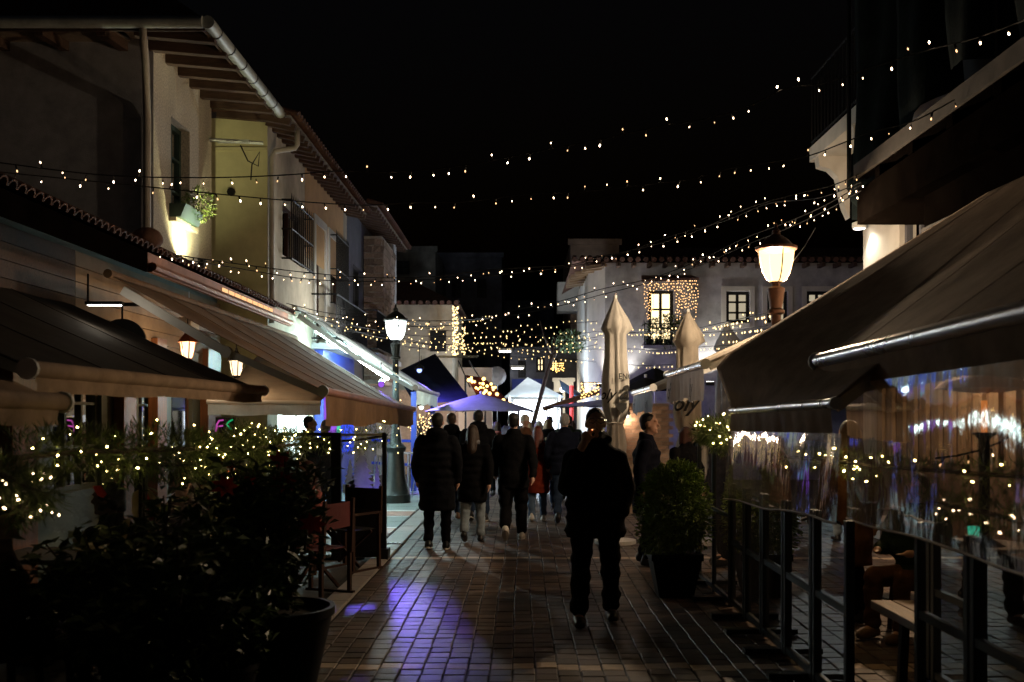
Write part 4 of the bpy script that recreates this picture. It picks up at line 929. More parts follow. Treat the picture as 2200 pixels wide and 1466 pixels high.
# uplights on that house
ul = 0
for px, yy, w_, off in ((1296, YD - .25, 150, -.1), (1345, YD - .3, 130, 0), (1520, YD - .35, 200, 0)):
    x = dX(px) + off; zz = 2.55 if px < 1400 else 2.6
    t = thing("facade_uplight", ("bright uplight at the corner house's rounded edge", "bright uplight beside the tall furled parasol on the corner house", "bright uplight between the furled parasols on the corner house")[ul], "uplight", (x, yy, zz)); ul += 1
    b = MB(); b.box((x, yy, zz), (.22, .12, .1)); b.bx(x - .03, x + .03, yy, YD - .002, zz - .04, zz); b.build("housing", M['iron'], t)
    b = MB(); b.box((x, yy, zz + .054), (.19, .09, .006)); b.build("lens", M['whitehot'], t)
    lamp("up_beam", 'SPOT', (x, yy, zz + .08), w_, (1, .96, .88), t, .06, (x + .02, YD - .02 if px > 1300 else YD + .1, zz + 1.6), 95, .9)

# ================================================================== far backdrop buildings
def block(label, px0, px1, py, Y, depth, mt, roof=None, wins=(), cat="building"):
    a, b_ = W(px0, py, Y), W(px1, py, Y); t = thing("far_building", label, cat, ((a.x + b_.x) / 2, Y, 0))
    hs_ = [(W(p, q, Y).x - a.x, W(p2, q2, Y).x - a.x, W(p2, q2, Y).z, W(p, q, Y).z) for p, q, p2, q2, _ in wins]
    m = MB(); wall(m, (a.x, Y, 0), (1, 0, 0), (0, 0, 1), b_.x - a.x, a.z, hs_, .15)
    m.quad((a.x, Y, 0), (a.x, Y, a.z), (a.x, Y + depth, a.z), (a.x, Y + depth, 0)); m.quad((b_.x, Y, 0), (b_.x, Y + depth, 0), (b_.x, Y + depth, a.z), (b_.x, Y, a.z)); m.quad((a.x, Y, a.z), (b_.x, Y, a.z), (b_.x, Y + depth, a.z), (a.x, Y + depth, a.z))
    m.build("walls", mt, t)
    m = MB(); m.bx(a.x - .1, b_.x + .1, Y - .1, Y - .002, a.z - .12, a.z + .1); m.build("parapet", mt, t)
    for h, (p, q, p2, q2, pm_) in zip(hs_, wins): window(t, (a.x + (h[0] + h[1]) / 2, Y, (h[2] + h[3]) / 2), (1, 0, 0), h[1] - h[0], h[3] - h[2], (0, -1, 0), M['iron'], pm_, 1, 1, .08, .08)
    return t
# gabled house
YG = 31.0
gh = thing("gabled_house", "low beige house with dark hipped tile roof behind the cool street lamp", "house", (W(900, 700, YG).x, YG, 0))
a, c = W(790, 655, YG), W(972, 655, YG)
b = MB(); b.bx(a.x, c.x, YG, YG + 5, 0, a.z); b.build("walls", M['cream'], gh)
b = MB(); p = W(870, 605, YG + 2); b.add([(a.x - .3, YG - .3, a.z - .02), (c.x + .25, YG - .3, a.z - .02), (c.x + .25, YG + 5, a.z), (a.x - .3, YG + 5, a.z), (p.x - .6, YG + 2, p.z), (p.x + .3, YG + 2, p.z)], [(0, 1, 5, 4), (1, 2, 5), (2, 3, 4, 5), (3, 0, 4)]); rf = b.build("roof", M['rooft'], gh)
x = a.x - .3
while x < c.x + .2:
    b = MB(); b.tube([(x, YG - .05, a.z + .1), (x, YG - .36, a.z + .02)], .08, 6); b.build("eave_tile", M['rooft'], rf); x += .22
b = MB(); q = W(945, 735, YG); b.bx(q.x - .3, q.x + .2, YG - .03, YG - .002, q.z - .3, q.z + .35); b.build("window", M['iron'], gh)
lc = thing("light_column", "tall column of white fairy lights on the gabled house corner", "light column", (c.x + .12, YG - .3, W(980, 765, YG).z))
b = MB(); tp_, bt = W(980, 660, YG), W(983, 765, YG); b.tube([(tp_.x, YG - .3, tp_.z), (bt.x, YG - .3, bt.z)], .03, 6); b.build("pole", M['iron'], lc)
b = MB()
for i in range(150):
    u = random.random(); pz = bt.z + (tp_.z - bt.z) * u; b.ball((tp_.x + piece_noise(.09) + (.22 if i % 5 == 0 else 0), YG - .36 + piece_noise(.06), pz - (.5 if i % 5 == 0 else 0) * u), .022, n=5, k=4)
b.build("bulbs", M['bulb_far'], lc, kind="stuff")
block("weathered concrete block rising behind the gabled house", 700, 935, 535, 42, 8, M['concrete'], wins=((850, 560, 880, 590, M['glass_d']),))
block("dark blue grey block with blank flank beyond the gabled house", 938, 1078, 548, 48, 8, M['bluegrey'], wins=((970, 600, 990, 640, M['glass_d']), (1025, 600, 1045, 640, M['glass_d'])))
nb = block("distant narrow dark house closing the street", 1072, 1190, 650, 60, 6, M['bluegrey'], wins=((1110, 690, 1128, 725, M['glass_d']), (1145, 690, 1160, 725, M['glass_d'])))
bb_ = block("brown block with white bay window left of the corner house", 1226, 1330, 520, 38, 7, M['brownw'], wins=((1245, 560, 1268, 600, M['glass_d']), (1245, 640, 1268, 690, M['glass_d'])))
b = MB(); p, q = W(1197, 610, 37.5), W(1226, 672, 37.5); b.bx(p.x, q.x + .3, 37.0, 37.99, q.z, p.z); b.build("bay", M['white'], bb_)
cb = block("blue lit house with balcony beyond the white stall", 1096, 1245, 752, 36, 6, M['bluegrey'], wins=((1113, 775, 1130, 812, M['glass_d']), (1152, 768, 1170, 800, M['pane_w']), (1183, 770, 1200, 800, M['pane_w'])))
b = MB(); p, q = W(1100, 815, 35.5), W(1165, 842, 35.5); b.bx(p.x, q.x, 35.3, 35.99, q.z, q.z + .1); b.bx(p.x, q.x, 35.3, 35.33, q.z + .1, p.z); b.build("balcony", M['blue_p'], cb)
for k, (px, py) in enumerate(((1085, 756), (1112, 792))):
    t = thing("wall_lamp", ("flat white lamp on the blue house's upper wall", "flat white lamp above the blue house balcony")[k], "wall lamp", W(px, py, 35.6))
    p = W(px, py, 35.6); b = MB(); b.bx(p.x - .25, p.x + .25, 35.4, 35.99, p.z + .02, p.z + .1); b.build("housing", M['wmetal'], t); b = MB(); b.bx(p.x - .2, p.x + .2, 35.42, 35.6, p.z - .02, p.z + .018); b.build("lens", M['whitehot'], t)
p, q = W(1183, 780, 35.6), W(1211, 780, 35.6)
icicles("icicle_lights", "gold light cluster on the balcony above the white stall", p.x, q.x, 35.4, p.z, lambda u: .35, .05, M['gold'], .02)
p, q = W(1249, 822, 25), W(1288, 822, 25)
icicles("icicle_lights", "gold light curtain hanging left of the tall furled parasol", p.x, q.x, 25, p.z, lambda u: .62 if u < .22 else .38, .04, M['gold'], .017)
# arched white portal and stall
pt_ = thing("arched_portal", "bright white arched portal beside the white stall", "portal", W(1208, 850, 34))
p, q = W(1190, 820, 34), W(1232, 820, 34); b = MB(); wall(b, (p.x, 34, 0), (1, 0, 0), (0, 0, 1), q.x - p.x, p.z, [(.08, .3, 0, 2.55), (.38, .6, 0, 2.55)], .25); b.bx(p.x - .05, q.x + .05, 33.9, 34.4, p.z, p.z + .12); b.build("arcade", M['white'], pt_)
lamp("portal_light", 'POINT', (q.x - .4, 33.2, 2.4), 30, (1, .9, .7), pt_, .1)
b = MB(); b.ball((q.x - .4, 33.2, 2.62), .09); b.build("globe", M['whitehot'], pt_)
sl_ = thing("market_stall", "dazzling white lit market stall with blue tent roof at the street's end", "stall", (.4, 31, 0))
a, c = W(1095, 895, 31), W(1200, 895, 31)
for x in (a.x, c.x):
    for y in (30, 32.4):
        b = MB(); b.tube([(x, y, 0), (x, y, 2.35)], .03, 6); b.build("post", M['wmetal'], sl_)
b = MB(); b.bx(a.x, c.x, 32.4, 32.44, 0, 2.3); b.build("back_panel", M['f_white'], sl_)
ap = Vector(((a.x + c.x) / 2 - .2, 31.2, 2.95)); b = MB(); e = .15
cr = [(a.x - e, 29.9, 2.3), (c.x + e, 29.9, 2.3), (c.x + e, 32.5, 2.3), (a.x - e, 32.5, 2.3)]
b.add(cr + [tuple(ap)], [(0, 1, 4), (1, 2, 4), (2, 3, 4), (3, 0, 4)]); b.build("tent_roof", M['f_white'], sl_)
b = MB(); b.quad((c.x + .05, 29.7, 2.5), (c.x + 1.4, 29.7, 1.95), (c.x + 1.4, 31.6, 2.0), (c.x + .05, 31.8, 2.9)); b.build("side_flap", mat("blue_tarp", (.12, .25, .5), .6), sl_)
b = MB(); b.bx(a.x + .1, c.x - .1, 30.2, 30.7, .0, .95); b.build("counter", M['f_white'], sl_)
b = MB(); b.bx(a.x + .15, c.x - .15, 31.0, 31.3, 2.2, 2.24); b.build("light_panel", M['stall'], sl_)
b = MB(); b.bx(a.x + .1, c.x - .05, 32.3, 32.38, 1.3, 2.2); b.build("lit_sign_board", emit("lit_sign_board", (.82, .9, 1), 6), sl_)
lamp("stall_lamp", 'POINT', ((a.x + c.x) / 2, 29.4, 2.2), 420, (.7, .85, 1), sl_, .2)
# leaning trunk wrapped with cable
lt = thing("leaning_trunk", "bare leaning tree trunk beside the bright stall", "tree", W(1150, 890, 29))
b = MB(); b.tube([W(1120, 1010, 29), W(1150, 895, 29), W(1170, 820, 29), W(1185, 770, 29), W(1192, 725, 29)], [.075, .07, .06, .05, .04], 8); b.build("trunk", M['bark'], lt, smooth=True)
b = MB(); b.tube([W(1182, 780, 29), W(1205, 740, 29.2), W(1235, 728, 29.4)], [.06, .04, .02], 6); b.tube([W(1186, 760, 29), W(1168, 720, 29), W(1160, 690, 29)], [.05, .03, .015], 6); b.build("limb", M['bark'], lt, smooth=True)
b = leaf_cloud(500, gball(W(1225, 735, 29.3), .5, .4, .3, .1), .12, .4); b.build("crown", M['leaf'], lt, kind="stuff")
# dark tents / sheds left of centre
dt = thing("dark_canopy", "navy canvas canopy on blue posts behind the cool street lamp", "canopy", (-3, 25, 0))
p = [W(850, 800, 26), W(935, 760, 28), W(1005, 850, 25), W(890, 868, 24)]; b = MB(); b.add(p + [W(1005, 862, 24.5)], [(0, 3, 1), (3, 4, 2, 1)]); b.build("fabric", M['f_navy'], dt)
for px, Y in ((889, 23.0), (930, 26.5)):
    q = W(px, 870, Y); b = MB(); b.bx(q.x - .06, q.x + .06, Y - .06, Y + .06, 0, q.z + .3); b.build("post", M['blue_p'], dt)
for zz in (.6, 1.15):
    b = MB(); q0, q1 = W(889, 870, 23), W(800, 870, 24); b.bar((q0.x, 23, zz), (q1.x, 24, zz), .05, .06); b.build("rail", M['blue_p'], dt)
sh_ = thing("corrugated_shed", "small shed with corrugated roof and white panel above the violet parasol", "shed", W(980, 895, 28))
p, q = W(935, 768, 28), W(1026, 766, 28); b = MB()
n = 24
for i in range(n):
    xa = p.x + (q.x - p.x) * i / n; xb = p.x + (q.x - p.x) * (i + 1) / n; za = p.z + .025 * (i % 2); zb = p.z + .025 * ((i + 1) % 2); b.quad((xa, 27.6, za - .05), (xb, 27.6, zb - .05), (xb, 29, zb + .1), (xa, 29, za + .1))
b.build("roof", M['gutter'], sh_)
b = MB(); p, q = W(985, 790, 28.4), W(1058, 832, 28.4); b.bx(p.x, q.x, 28.4, 28.5, 0, q.z); b.bx(p.x, q.x, 28.35, 28.4, q.z, p.z); b.build("white_panel", M['white'], sh_)
for k in range(2):
    b = MB(); b.tube([W(985 + k * 22, 775, 27.6), W(1010 + k * 26, 832 - k * 12, 28.2)], .02, 5); b.build("strut", M['iron'], sh_)
ra = thing("maroon_awning", "maroon sloping awning sprinkled with gold lights above the crowd", "awning", W(1060, 860, 26.5))
p = [W(1000, 806, 27), W(1040, 812, 27.5), W(1118, 885, 26), W(1040, 880, 25.5)]; b = MB(); b.add(p, [(0, 3, 2, 1)]); b.build("fabric", M['f_red'], ra)
for px in (1042, 1114):
    q = W(px, 880, 26); b = MB(); b.tube([(q.x, 26, 0), (q.x, 26, q.z)], .03, 6); b.build("post", M['iron'], ra)
b = MB(); b.tube([W(1000, 806, 26.9), W(1000, 895 + 138, 26.9)], .03, 6); b.build("post", M['iron'], ra)
gb = MB(); gb.ball((0, 0, 0), .035, n=6, k=5); gbm = gb.mesh("bulb"); gbm.materials.append(M['gold'])
for k in range(34):
    u, v = random.random(), random.random(); q = (p[0] * (1 - u) + p[1] * u) * (1 - v) + (p[3] * (1 - u) + p[2] * u) * v
    o = link("bulb", gbm, ra); o.location = q + Vector((0, -.1, .03)); s_ = random.uniform(.7, 1.5); o.scale = (s_,) * 3
ds = thing("satellite_dish", "round pale dish mounted above the maroon awning", "dish", W(1067, 808, 29))
q = W(1067, 808, 29); b = MB(); b.lathe((0, 0, 0), [(.28, 0), (.2, .05), (.08, .09)], 18); rot = Matrix.Rotation(R(80), 3, 'X'); b.v = [tuple(rot @ Vector(v) + q) for v in b.v]; b.build("reflector", M['greyw'], ds)
b = MB(); b.tube([q + Vector((0, .1, 0)), q + Vector((0, .3, -.3)), Vector((q.x, 29.3, 0))], .02, 5); b.build("mast", M['iron'], ds)
rp = thing("red_post", "slim red and white post near the right open parasol", "post", G(1228, 1010))
q = W(1228, 850, 29.5); b = MB(); b.tube([(q.x, 29.5, 0), (q.x, 29.5, q.z + .3)], .06, 8); b.build("pole", M['flower'], rp)
ta = thing("tan_awning", "flat tan awning edge glowing above the far crowd", "awning", W(1240, 870, 27))
p = [W(1165, 876, 26), W(1290, 835, 27.5), W(1290, 846, 27.4), W(1168, 884, 26)]; b = MB(); b.prism([p[0], p[1], p[2], p[3]], (0, .5, .02)); b.build("fabric", M['f_tan'], ta)
b = MB(); b.tube([(W(1290, 846, 27.5).x, 27.5, 0), W(1290, 846, 27.5)], .03, 6); b.tube([(W(1175, 880, 26.2).x, 26.2, 0), W(1175, 880, 26.2)], .02, 6); b.build("post", M['iron'], ta)

# ================================================================== blue bar behind the cool lamp
bb = thing("blue_bar_front", "blue lit bar front with violet, green and blue glowing windows", "shop front", (-4.1, 22, 0))
b = MB(); b.bx(-4.28, -4.1, 20.5, 24.3, 0, 3.1); b.build("wall_board", M['blue_p'], bb)
for i, (y0, y1, m_) in enumerate(((20.6, 21.3, 'pane_p'), (21.4, 21.9, 'pane_p'), (22.0, 22.35, 'pane_g'), (22.45, 23.1, 'pane_b'), (23.2, 24.1, 'pane_b'))):
    b = MB(); b.bx(-4.098, -4.08, y0, y1, .9, 2.5); b.build("window", M[m_], bb)
bw = thing("blue_end_wall", "pale wall glowing with fairy lights behind the blue posts", "wall", (-2.6, 29.5, 0))
b = MB(); b.bx(-4.0, -1.2, 29.6, 29.75, 0, 2.5); b.build("wall_board", M['plank'], bw)
for k in range(2):
    px, Y = ((901, 23.75), (905, 27.5))[k]; q = W(px, 930, Y); zl = (2.75, 1.9)[k]
    t = thing("bar_lamp", ("blue violet bar lamp hanging behind the cool lamp post", "warm bar lamp hanging beside the blue post")[k], "lamp", (q.x, Y, zl))
    b = MB(); b.lathe((q.x, Y, zl + .1), [(.12, 0), (.1, .06), (.02, .12)], 12); b.tube([(q.x, Y, zl + .2), (q.x, Y, 3.4)], .008, 4); b.build("shade", M['iron'], t)
    b = MB(); b.ball((q.x, Y, zl + .07), .06); b.build("bulb", M['led_b'] if k == 0 else M['whitehot'], t)
    if k == 0: lamp("bar_beam", 'SPOT', (q.x, Y, zl - .02), 700, (.22, .16, 1), t, .1, (-1.2, 24.0, 1.4), 150, .8)
    else: lamp("bar_bulb", 'POINT', (q.x, Y, zl - .05), 90, (1, .75, .55), t, .1)
bt = thing("fairy_light_tree", "bare potted tree wound with warm fairy lights behind the lamp post", "tree", W(900, 1000, 25.5))
q = W(900, 1000, 25.5); q.z = 0
b = MB(); b.tube([q, q + Vector((0, 0, .9)), q + Vector((.05, 0, 1.4))], [.06, .05, .04], 7); b.build("trunk", M['bark'], bt, smooth=True)
br = MB(); lb = MB()
for k in range(26):
    a = random.uniform(0, 6.28); p0 = q + Vector((.03, 0, random.uniform(.9, 1.4))); d = Vector((math.cos(a) * .5, math.sin(a) * .4, random.uniform(.3, .8))); p1 = p0 + d * .6 + Vector((0, 0, .05)); p2 = p0 + d * random.uniform(.9, 1.2)
    br.tube([p0, p1, p2], [.02, .012, .005], 5)
    for j in range(5): lb.ball(p0.lerp(p2, .25 + .18 * j) + Vector((piece_noise(.03),) * 3), .018, n=5, k=4)
br.build("branch", M['bark'], bt, kind="stuff"); lb.build("bulbs", M['bulb_far'], bt, kind="stuff")
b = MB(); b.lathe(q, [(.18, 0), (.24, .4), (.26, .42)], 14); b.build("pot", M['pot'], bt)
def metal_chair(label, x, y, rz):
    t = thing("metal_chair", label, "chair", (x, y, 0), "aluminium chairs at the blue bar"); t.rotation_euler.z = rz
    def L(b, n, m_): return b.build(n, m_, t, local=True)
    b = MB(); b.box((0, 0, .45), (.42, .42, .02)); L(b, "seat", M['steel'])
    for sx in (-1, 1):
        for sy in (-1, 1):
            b = MB(); b.tube([(sx * .2, sy * .2, .45), (sx * .24, sy * .26, 0)], .014, 6); L(b, "leg", M['steel'])
        b = MB(); b.tube([(sx * .2, .2, .45), (sx * .21, .27, .85), (sx * .18, .28, .88)], .014, 6); L(b, "back_post", M['steel'])
    for k in range(5):
        b = MB(); b.bar((-.14 + k * .07, .21, .48), (-.14 + k * .07, .28, .86), .03, .006); L(b, "slat", M['steel'])
    b = MB(); b.bar((-.2, .28, .87), (.2, .28, .87), .02, .03); L(b, "top_rail", M['steel'])
metal_chair("aluminium slatted chair right of the lamp post base", -2.0, 21.2, 2.6)
metal_chair("aluminium slatted chair partly hidden by the lamp post base", -3.1, 21.6, -2.6)
t = thing("bar_table", "small round bar table with lit candle behind the lamp post", "table", (-2.5, 21.9, 0))
b = MB(); b.lathe((-2.5, 21.9, .9), [(.33, 0), (.33, .025)], 20); b.build("table_top", M['table'], t)
b = MB(); b.lathe((-2.5, 21.9, 0), [(.2, 0), (.2, .02), (.03, .04), (.03, .9)], 12); b.build("pedestal", M['steel'], t)
t = thing("candle_glass", "glowing candle in a glass on the round bar table", "candle", (-2.35, 21.8, .925)); b = MB(); b.lathe((-2.35, 21.8, .926), [(.035, 0), (.045, .09)], 12); b.build("cup", emit("candle_glow", (1, .5, .3), 3), t)

# low brick wall glowing under a wall lamp beyond the furled parasol
bk = thing("brick_wall", "low tan brick wall glowing beneath a small lamp beyond the furled parasol", "wall", (2.0, 17.6, 0))
b = MB(); b.bx(1.5, 2.6, 17.6, 17.75, 0, 1.95); b.build("core", M['mortar'], bk)
br_ = MB(); br_.box((0, 0, 0), (.2, .03, .06)); br_ = br_.mesh("brick"); br_.materials.append(mat("tan_brick", (.42, .29, .21), .85, var=.3, scale=12, bump=.4, rnd=.25))
for r_ in range(27):
    for q in range(5):
        o = link("brick", br_, bk); o.matrix_parent_inverse = Matrix.Translation(-Vector(bk.location)); o.location = (1.62 + q * .212 + (.1 if r_ % 2 else 0), 17.59, .05 + r_ * .07)
bl_ = thing("wall_lamp", "small warm wall lamp on the low brick wall beyond the furled parasol", "wall lamp", (1.83, 17.45, 1.75))
b = MB(); b.lathe((1.83, 17.46, 1.74), [(.05, 0), (.07, .06), (.03, .1)], 12); b.bx(1.82, 1.84, 17.46, 17.6, 1.8, 1.82); b.build("shade", M['iron'], bl_)
b = MB(); b.ball((1.83, 17.46, 1.73), .035); b.build("bulb", M['whitehot'], bl_)
lamp("wall_lamp_light", 'POINT', (1.83, 17.42, 1.67), 9, (1, .66, .42), bl_, .05)
# ================================================================== garlands and light strings
def drop_mesh(name, s, m_):
    b = MB(); s *= .5; b.lathe((0, 0, 0), [(.004 * s, -.024 * s), (.0135 * s, -.008 * s), (.011 * s, .01 * s), (.006 * s, .02 * s)], 6)
    me = b.mesh(name); me.materials.append(m_); me.polygons.foreach_set("use_smooth", [True] * len(me.polygons)); return me
BULB = drop_mesh("bulb", 1.0, M['bulb']); BULBS = [BULB, BULB, drop_mesh("bulb", .9, M['bulb_dim']), drop_mesh("bulb", 1.0, M['bulb_hot'])]; BULBY = drop_mesh("bulb", 1.0, M['bulb_y']); BULBF = drop_mesh("bulb", 1.5, M['bulb_far'])
sk = MB(); sk.tube([(0, 0, .018), (0, 0, .05)], .008, 6); SOCK = sk.mesh("socket"); SOCK.materials.append(M['iron'])
def smooth_path(pts, step):
    pts = [Vector(p) for p in pts]; out = []
    for i in range(len(pts) - 1):
        p0, p1, p2, p3 = pts[max(i-1, 0)], pts[i], pts[i+1], pts[min(i+2, len(pts)-1)]
        n = max(2, int((p2 - p1).length / step))
        for k in range(n):
            t = k / n; out.append(.5 * ((2 * p1) + (p2 - p0) * t + (2*p0 - 5*p1 + 4*p2 - p3) * t*t + (3*p1 - p0 - 3*p2 + p3) * t**3))
    return out + [pts[-1]]
def light_string(label, pxs, Ya, Yb, mid=None, step=.2, me=BULB, sock=True, wire=.007, scale=1.0, bow=0):
    n = len(pxs) - 1; L0, L1 = pxs[0][0], pxs[-1][0]; pts = []
    for px, py in pxs:
        u = (px - L0) / (L1 - L0); Y = Ya + (Yb - Ya) * u + bow * math.sin(math.pi * u); pts.append(W(px, py, Y))
    path = smooth_path(pts, .06); t = thing("light_string", label, "string lights", path[0], "festive light strings over the street")
    b = MB(); b.tube(path[::2] + [path[-1]], wire, 5); b.build("cable", M['iron'], t)
    acc = step * random.random()
    for i in range(1, len(path)):
        acc += (path[i] - path[i-1]).length
        if acc >= step:
            acc = piece_noise(step * .25); up = random.random() < .3
            rot = (piece_noise(.35) + (math.pi if up else 0), piece_noise(.35), 0)
            off = Matrix.Rotation(rot[1], 3, 'Y') @ (Matrix.Rotation(rot[0], 3, 'X') @ Vector((0, 0, -.055 * scale)))
            o = link("bulb", random.choice(BULBS) if me is BULB else me, t); o.matrix_parent_inverse = Matrix.Translation(-Vector(t.location)); o.location = path[i] + off; o.rotation_euler = rot; sc_ = scale * random.uniform(.6, 1.15); o.scale = (sc_,) * 3
            if sock: q = link("socket", SOCK, o); 
    return t
light_string("highest light string sweeping from the stucco house to the debris net", [(-60, 340), (0, 350), (230, 377), (450, 382), (620, 376), (720, 368), (850, 370), (1000, 356), (1170, 323), (1290, 300), (1420, 272), (1520, 255), (1610, 228), (1690, 190), (1760, 182), (1840, 157), (1980, 112), (2090, 84), (2190, 48), (2270, 15)], 9.6, 7.5, bow=2.5, scale=1.15)
light_string("second light string sagging below the highest one toward the balcony corbel", [(-60, 362), (0, 370), (150, 385), (320, 402), (570, 427), (770, 441), (880, 436), (1000, 434), (1130, 418), (1254, 412), (1380, 398), (1480, 386), (1560, 364), (1650, 350), (1735, 336), (1800, 312), (1870, 285), (1960, 262), (2050, 215)], 9.6, 9.0, bow=2.5, scale=1.1)
light_string("light string starting at the copper eave and crossing the cream house", [(325, 540), (430, 556), (530, 570), (660, 586), (800, 597), (940, 594), (1050, 580), (1220, 570), (1290, 552), (1400, 528), (1500, 495), (1600, 450), (1700, 420), (1790, 398), (1850, 372)], 11.0, 11.5, bow=4, step=.19)
light_string("lower twin of the eave light string crossing the cream house", [(362, 552), (530, 580), (660, 600), (800, 605), (900, 602), (1060, 592), (1230, 572), (1330, 547), (1440, 508), (1560, 474), (1650, 438), (1760, 425), (1850, 392)], 11.2, 11.5, bow=5, step=.19)
light_string("light string from the lean-to's far end over the cool lamp to the net", [(615, 652), (700, 672), (800, 684), (900, 690), (1000, 686), (1100, 667), (1200, 648), (1290, 622), (1400, 598), (1500, 560), (1600, 512), (1680, 482), (1760, 448), (1850, 398)], 17.3, 11.6, bow=3, step=.17)
light_string("doubled light string just under the one passing over the cool lamp", [(618, 662), (700, 682), (800, 694), (900, 702), (1000, 696), (1100, 678), (1200, 658), (1290, 634), (1400, 606), (1500, 572), (1600, 528), (1680, 496), (1770, 455), (1850, 410)], 17.3, 11.6, bow=3.2, step=.17)
far = [("far light strand nearest above the gabled house wall", [(690, 688), (800, 708), (900, 722), (1000, 722), (1100, 718), (1200, 722), (1282, 712)], 19, 26),
       ("far light strand dipping across the light column", [(700, 690), (800, 722), (900, 738), (1000, 742), (1100, 746), (1190, 752), (1285, 750)], 19, 26),
       ("far light strand lowest over the dark canopy", [(870, 732), (960, 746), (1060, 742), (1130, 755), (1200, 768), (1280, 778)], 21, 26),
       ("far light strand looping beside the cool globe", [(865, 684), (900, 698), (940, 702), (975, 690), (1060, 684)], 20.3, 26),
       ("far light strand slack behind the cool globe", [(740, 712), (840, 722), (930, 740), (1010, 736), (1090, 732), (1180, 740), (1284, 724)], 20, 26),
       ("far light strand from the corner house toward the amber lamp, upper", [(1284, 722), (1370, 715), (1470, 710), (1560, 692), (1660, 670)], 24, 12.3),
       ("far light strand from the corner house toward the amber lamp, middle", [(1284, 713), (1400, 715), (1480, 716), (1560, 712), (1650, 700)], 24, 13),
       ("far light strand crossing the balcony foot of the corner house", [(1284, 752), (1360, 750), (1420, 754), (1500, 746), (1610, 740)], 24, 15),
       ("far light strand high across the blue grey block", [(880, 700), (980, 712), (1080, 708), (1180, 700), (1284, 690)], 22, 26),
       ("far light strand nearest the navy canopy's peak", [(870, 745), (940, 752), (1020, 750), (1100, 738), (1200, 735), (1284, 730)], 22, 26),
       ("far light strand hanging lowest toward the leaning trunk", [(990, 745), (1060, 760), (1120, 768), (1180, 762), (1284, 740)], 27, 26),
       ("short far light strand over the black parasols", [(1340, 782), (1380, 786), (1445, 783)], 24, 22)]
for lb_, pp, ya, yb in far: light_string(lb_, pp, ya, yb, step=.17, me=BULBF, sock=False, wire=.006, scale=1.0 if ya < 23 else .95)
light_string("light string wound down the cool lamp's post", [(856, 772), (861, 790), (848, 806), (852, 830), (858, 850), (846, 872), (850, 900), (855, 925), (856, 950), (857, 972)][::1] and [(850.0, 772), (850.5, 790), (851, 815), (851.5, 840), (852, 865), (853, 890), (854, 915), (855, 945), (856, 972)], 19.72, 19.72, step=.14, me=BULBF, sock=False)

def garland(label, path, r_, n, nb, bsize, baubles=0, bm=BULBY, nl=.07):
    P = smooth_path(path, .05); t = thing("fir_garland", label, "garland", P[0], "lit fir garlands on the terrace fences")
    def gen():
        p = random.choice(P); a = random.uniform(0, 6.28); rr = r_ * random.random() ** .6 * (.7 + .5 * abs(mnoise.noise(Vector(p) * 5)) * 2)
        v = Vector((math.cos(a) * .8, piece_noise(.3), math.sin(a))); return Vector(p) + v * rr + Vector((piece_noise(.03), piece_noise(.05), 0)), v
    b = leaf_cloud(n, gen, nl, .09, fold=0); b.build("needles", M['leaf_n'], t, kind="stuff")
    b = MB(); b.tube(P[::2] + [P[-1]], .015, 5); b.build("stem", M['bark'], t)
    for k in range(nb):
        p, v = gen(); o = link("bulb", bm, t); o.matrix_parent_inverse = Matrix.Translation(-Vector(t.location)); o.location = p + v * r_ * .35 + Vector((.02, -.02, 0)); o.rotation_euler = (piece_noise(2), piece_noise(2), 0); o.scale = (bsize * random.uniform(.7, 1.2),) * 3
    for k in range(baubles):
        p, v = gen(); m = MB(); m.ball((p.x + .05, p.y, p.z - r_ * .8), .035); m.build("bauble", M['bauble'], t, smooth=True)
    return t
Zg = lambda px, py, Y: W(px, py, Y)
g1 = garland("thick lit fir garland along the near glass fence under the charcoal awning", [Zg(30, 985, 4.9), Zg(120, 975, 5.2), Zg(250, 970, 5.7), Zg(400, 965, 6.4), Zg(520, 965, 7.4), Zg(640, 955, 9.0)], .13, 8000, 85, .55, 5)
garland("second loop of fir garland dropping inside the near glass fence", [Zg(240, 1000, 5.8), Zg(330, 1000, 6.1), Zg(430, 995, 6.6), Zg(520, 990, 7.4), Zg(600, 985, 8.6)], .12, 4500, 36, .55, 2)
garland("lit fir garland along the far terrace screen behind the red-haired woman", [Zg(505, 925, 12.2), Zg(600, 940, 12.2), Zg(700, 948, 12.15), Zg(770, 945, 12.1), Zg(832, 935, 12.08)], .13, 4000, 60, .7)
garland("warm lit fir bundle by the near plastic strip at the terrace corner", [Zg(0, 1020, 4.6), Zg(60, 1045, 4.7), Zg(100, 1060, 4.8), Zg(40, 1090, 4.7)], .1, 1800, 20, .65, bm=BULB)
garland("lit fir garland capping the tall glass screen behind the box shrub", [(1.88, 10.5, 1.56), (1.9, 9.9, 1.57), (1.9, 9.3, 1.53), (1.9, 9.0, 1.5)], .13, 5000, 40, 1.0)
garland("lit fir garland on the inner rail behind the plastic curtains, upper", [(2.35, 8.9, 1.36), (2.5, 8.0, 1.36), (2.7, 7.2, 1.35), (3.2, 6.2, 1.34), (3.4, 5.6, 1.36)], .09, 2800, 34, 1.2)
garland("lit fir garland on the inner rail behind the plastic curtains, lower", [(2.5, 6.2, 1.19), (2.6, 5.6, 1.18), (2.7, 5.0, 1.14), (2.8, 4.4, 1.12)], .08, 2000, 26, 1.2, bm=BULB)
light_string("warm light string rising to the right inside the curtained terrace", [(2010, 985), (2080, 975), (2150, 950), (2200, 915), (2240, 870)], 6.5, 6.0, step=.12)

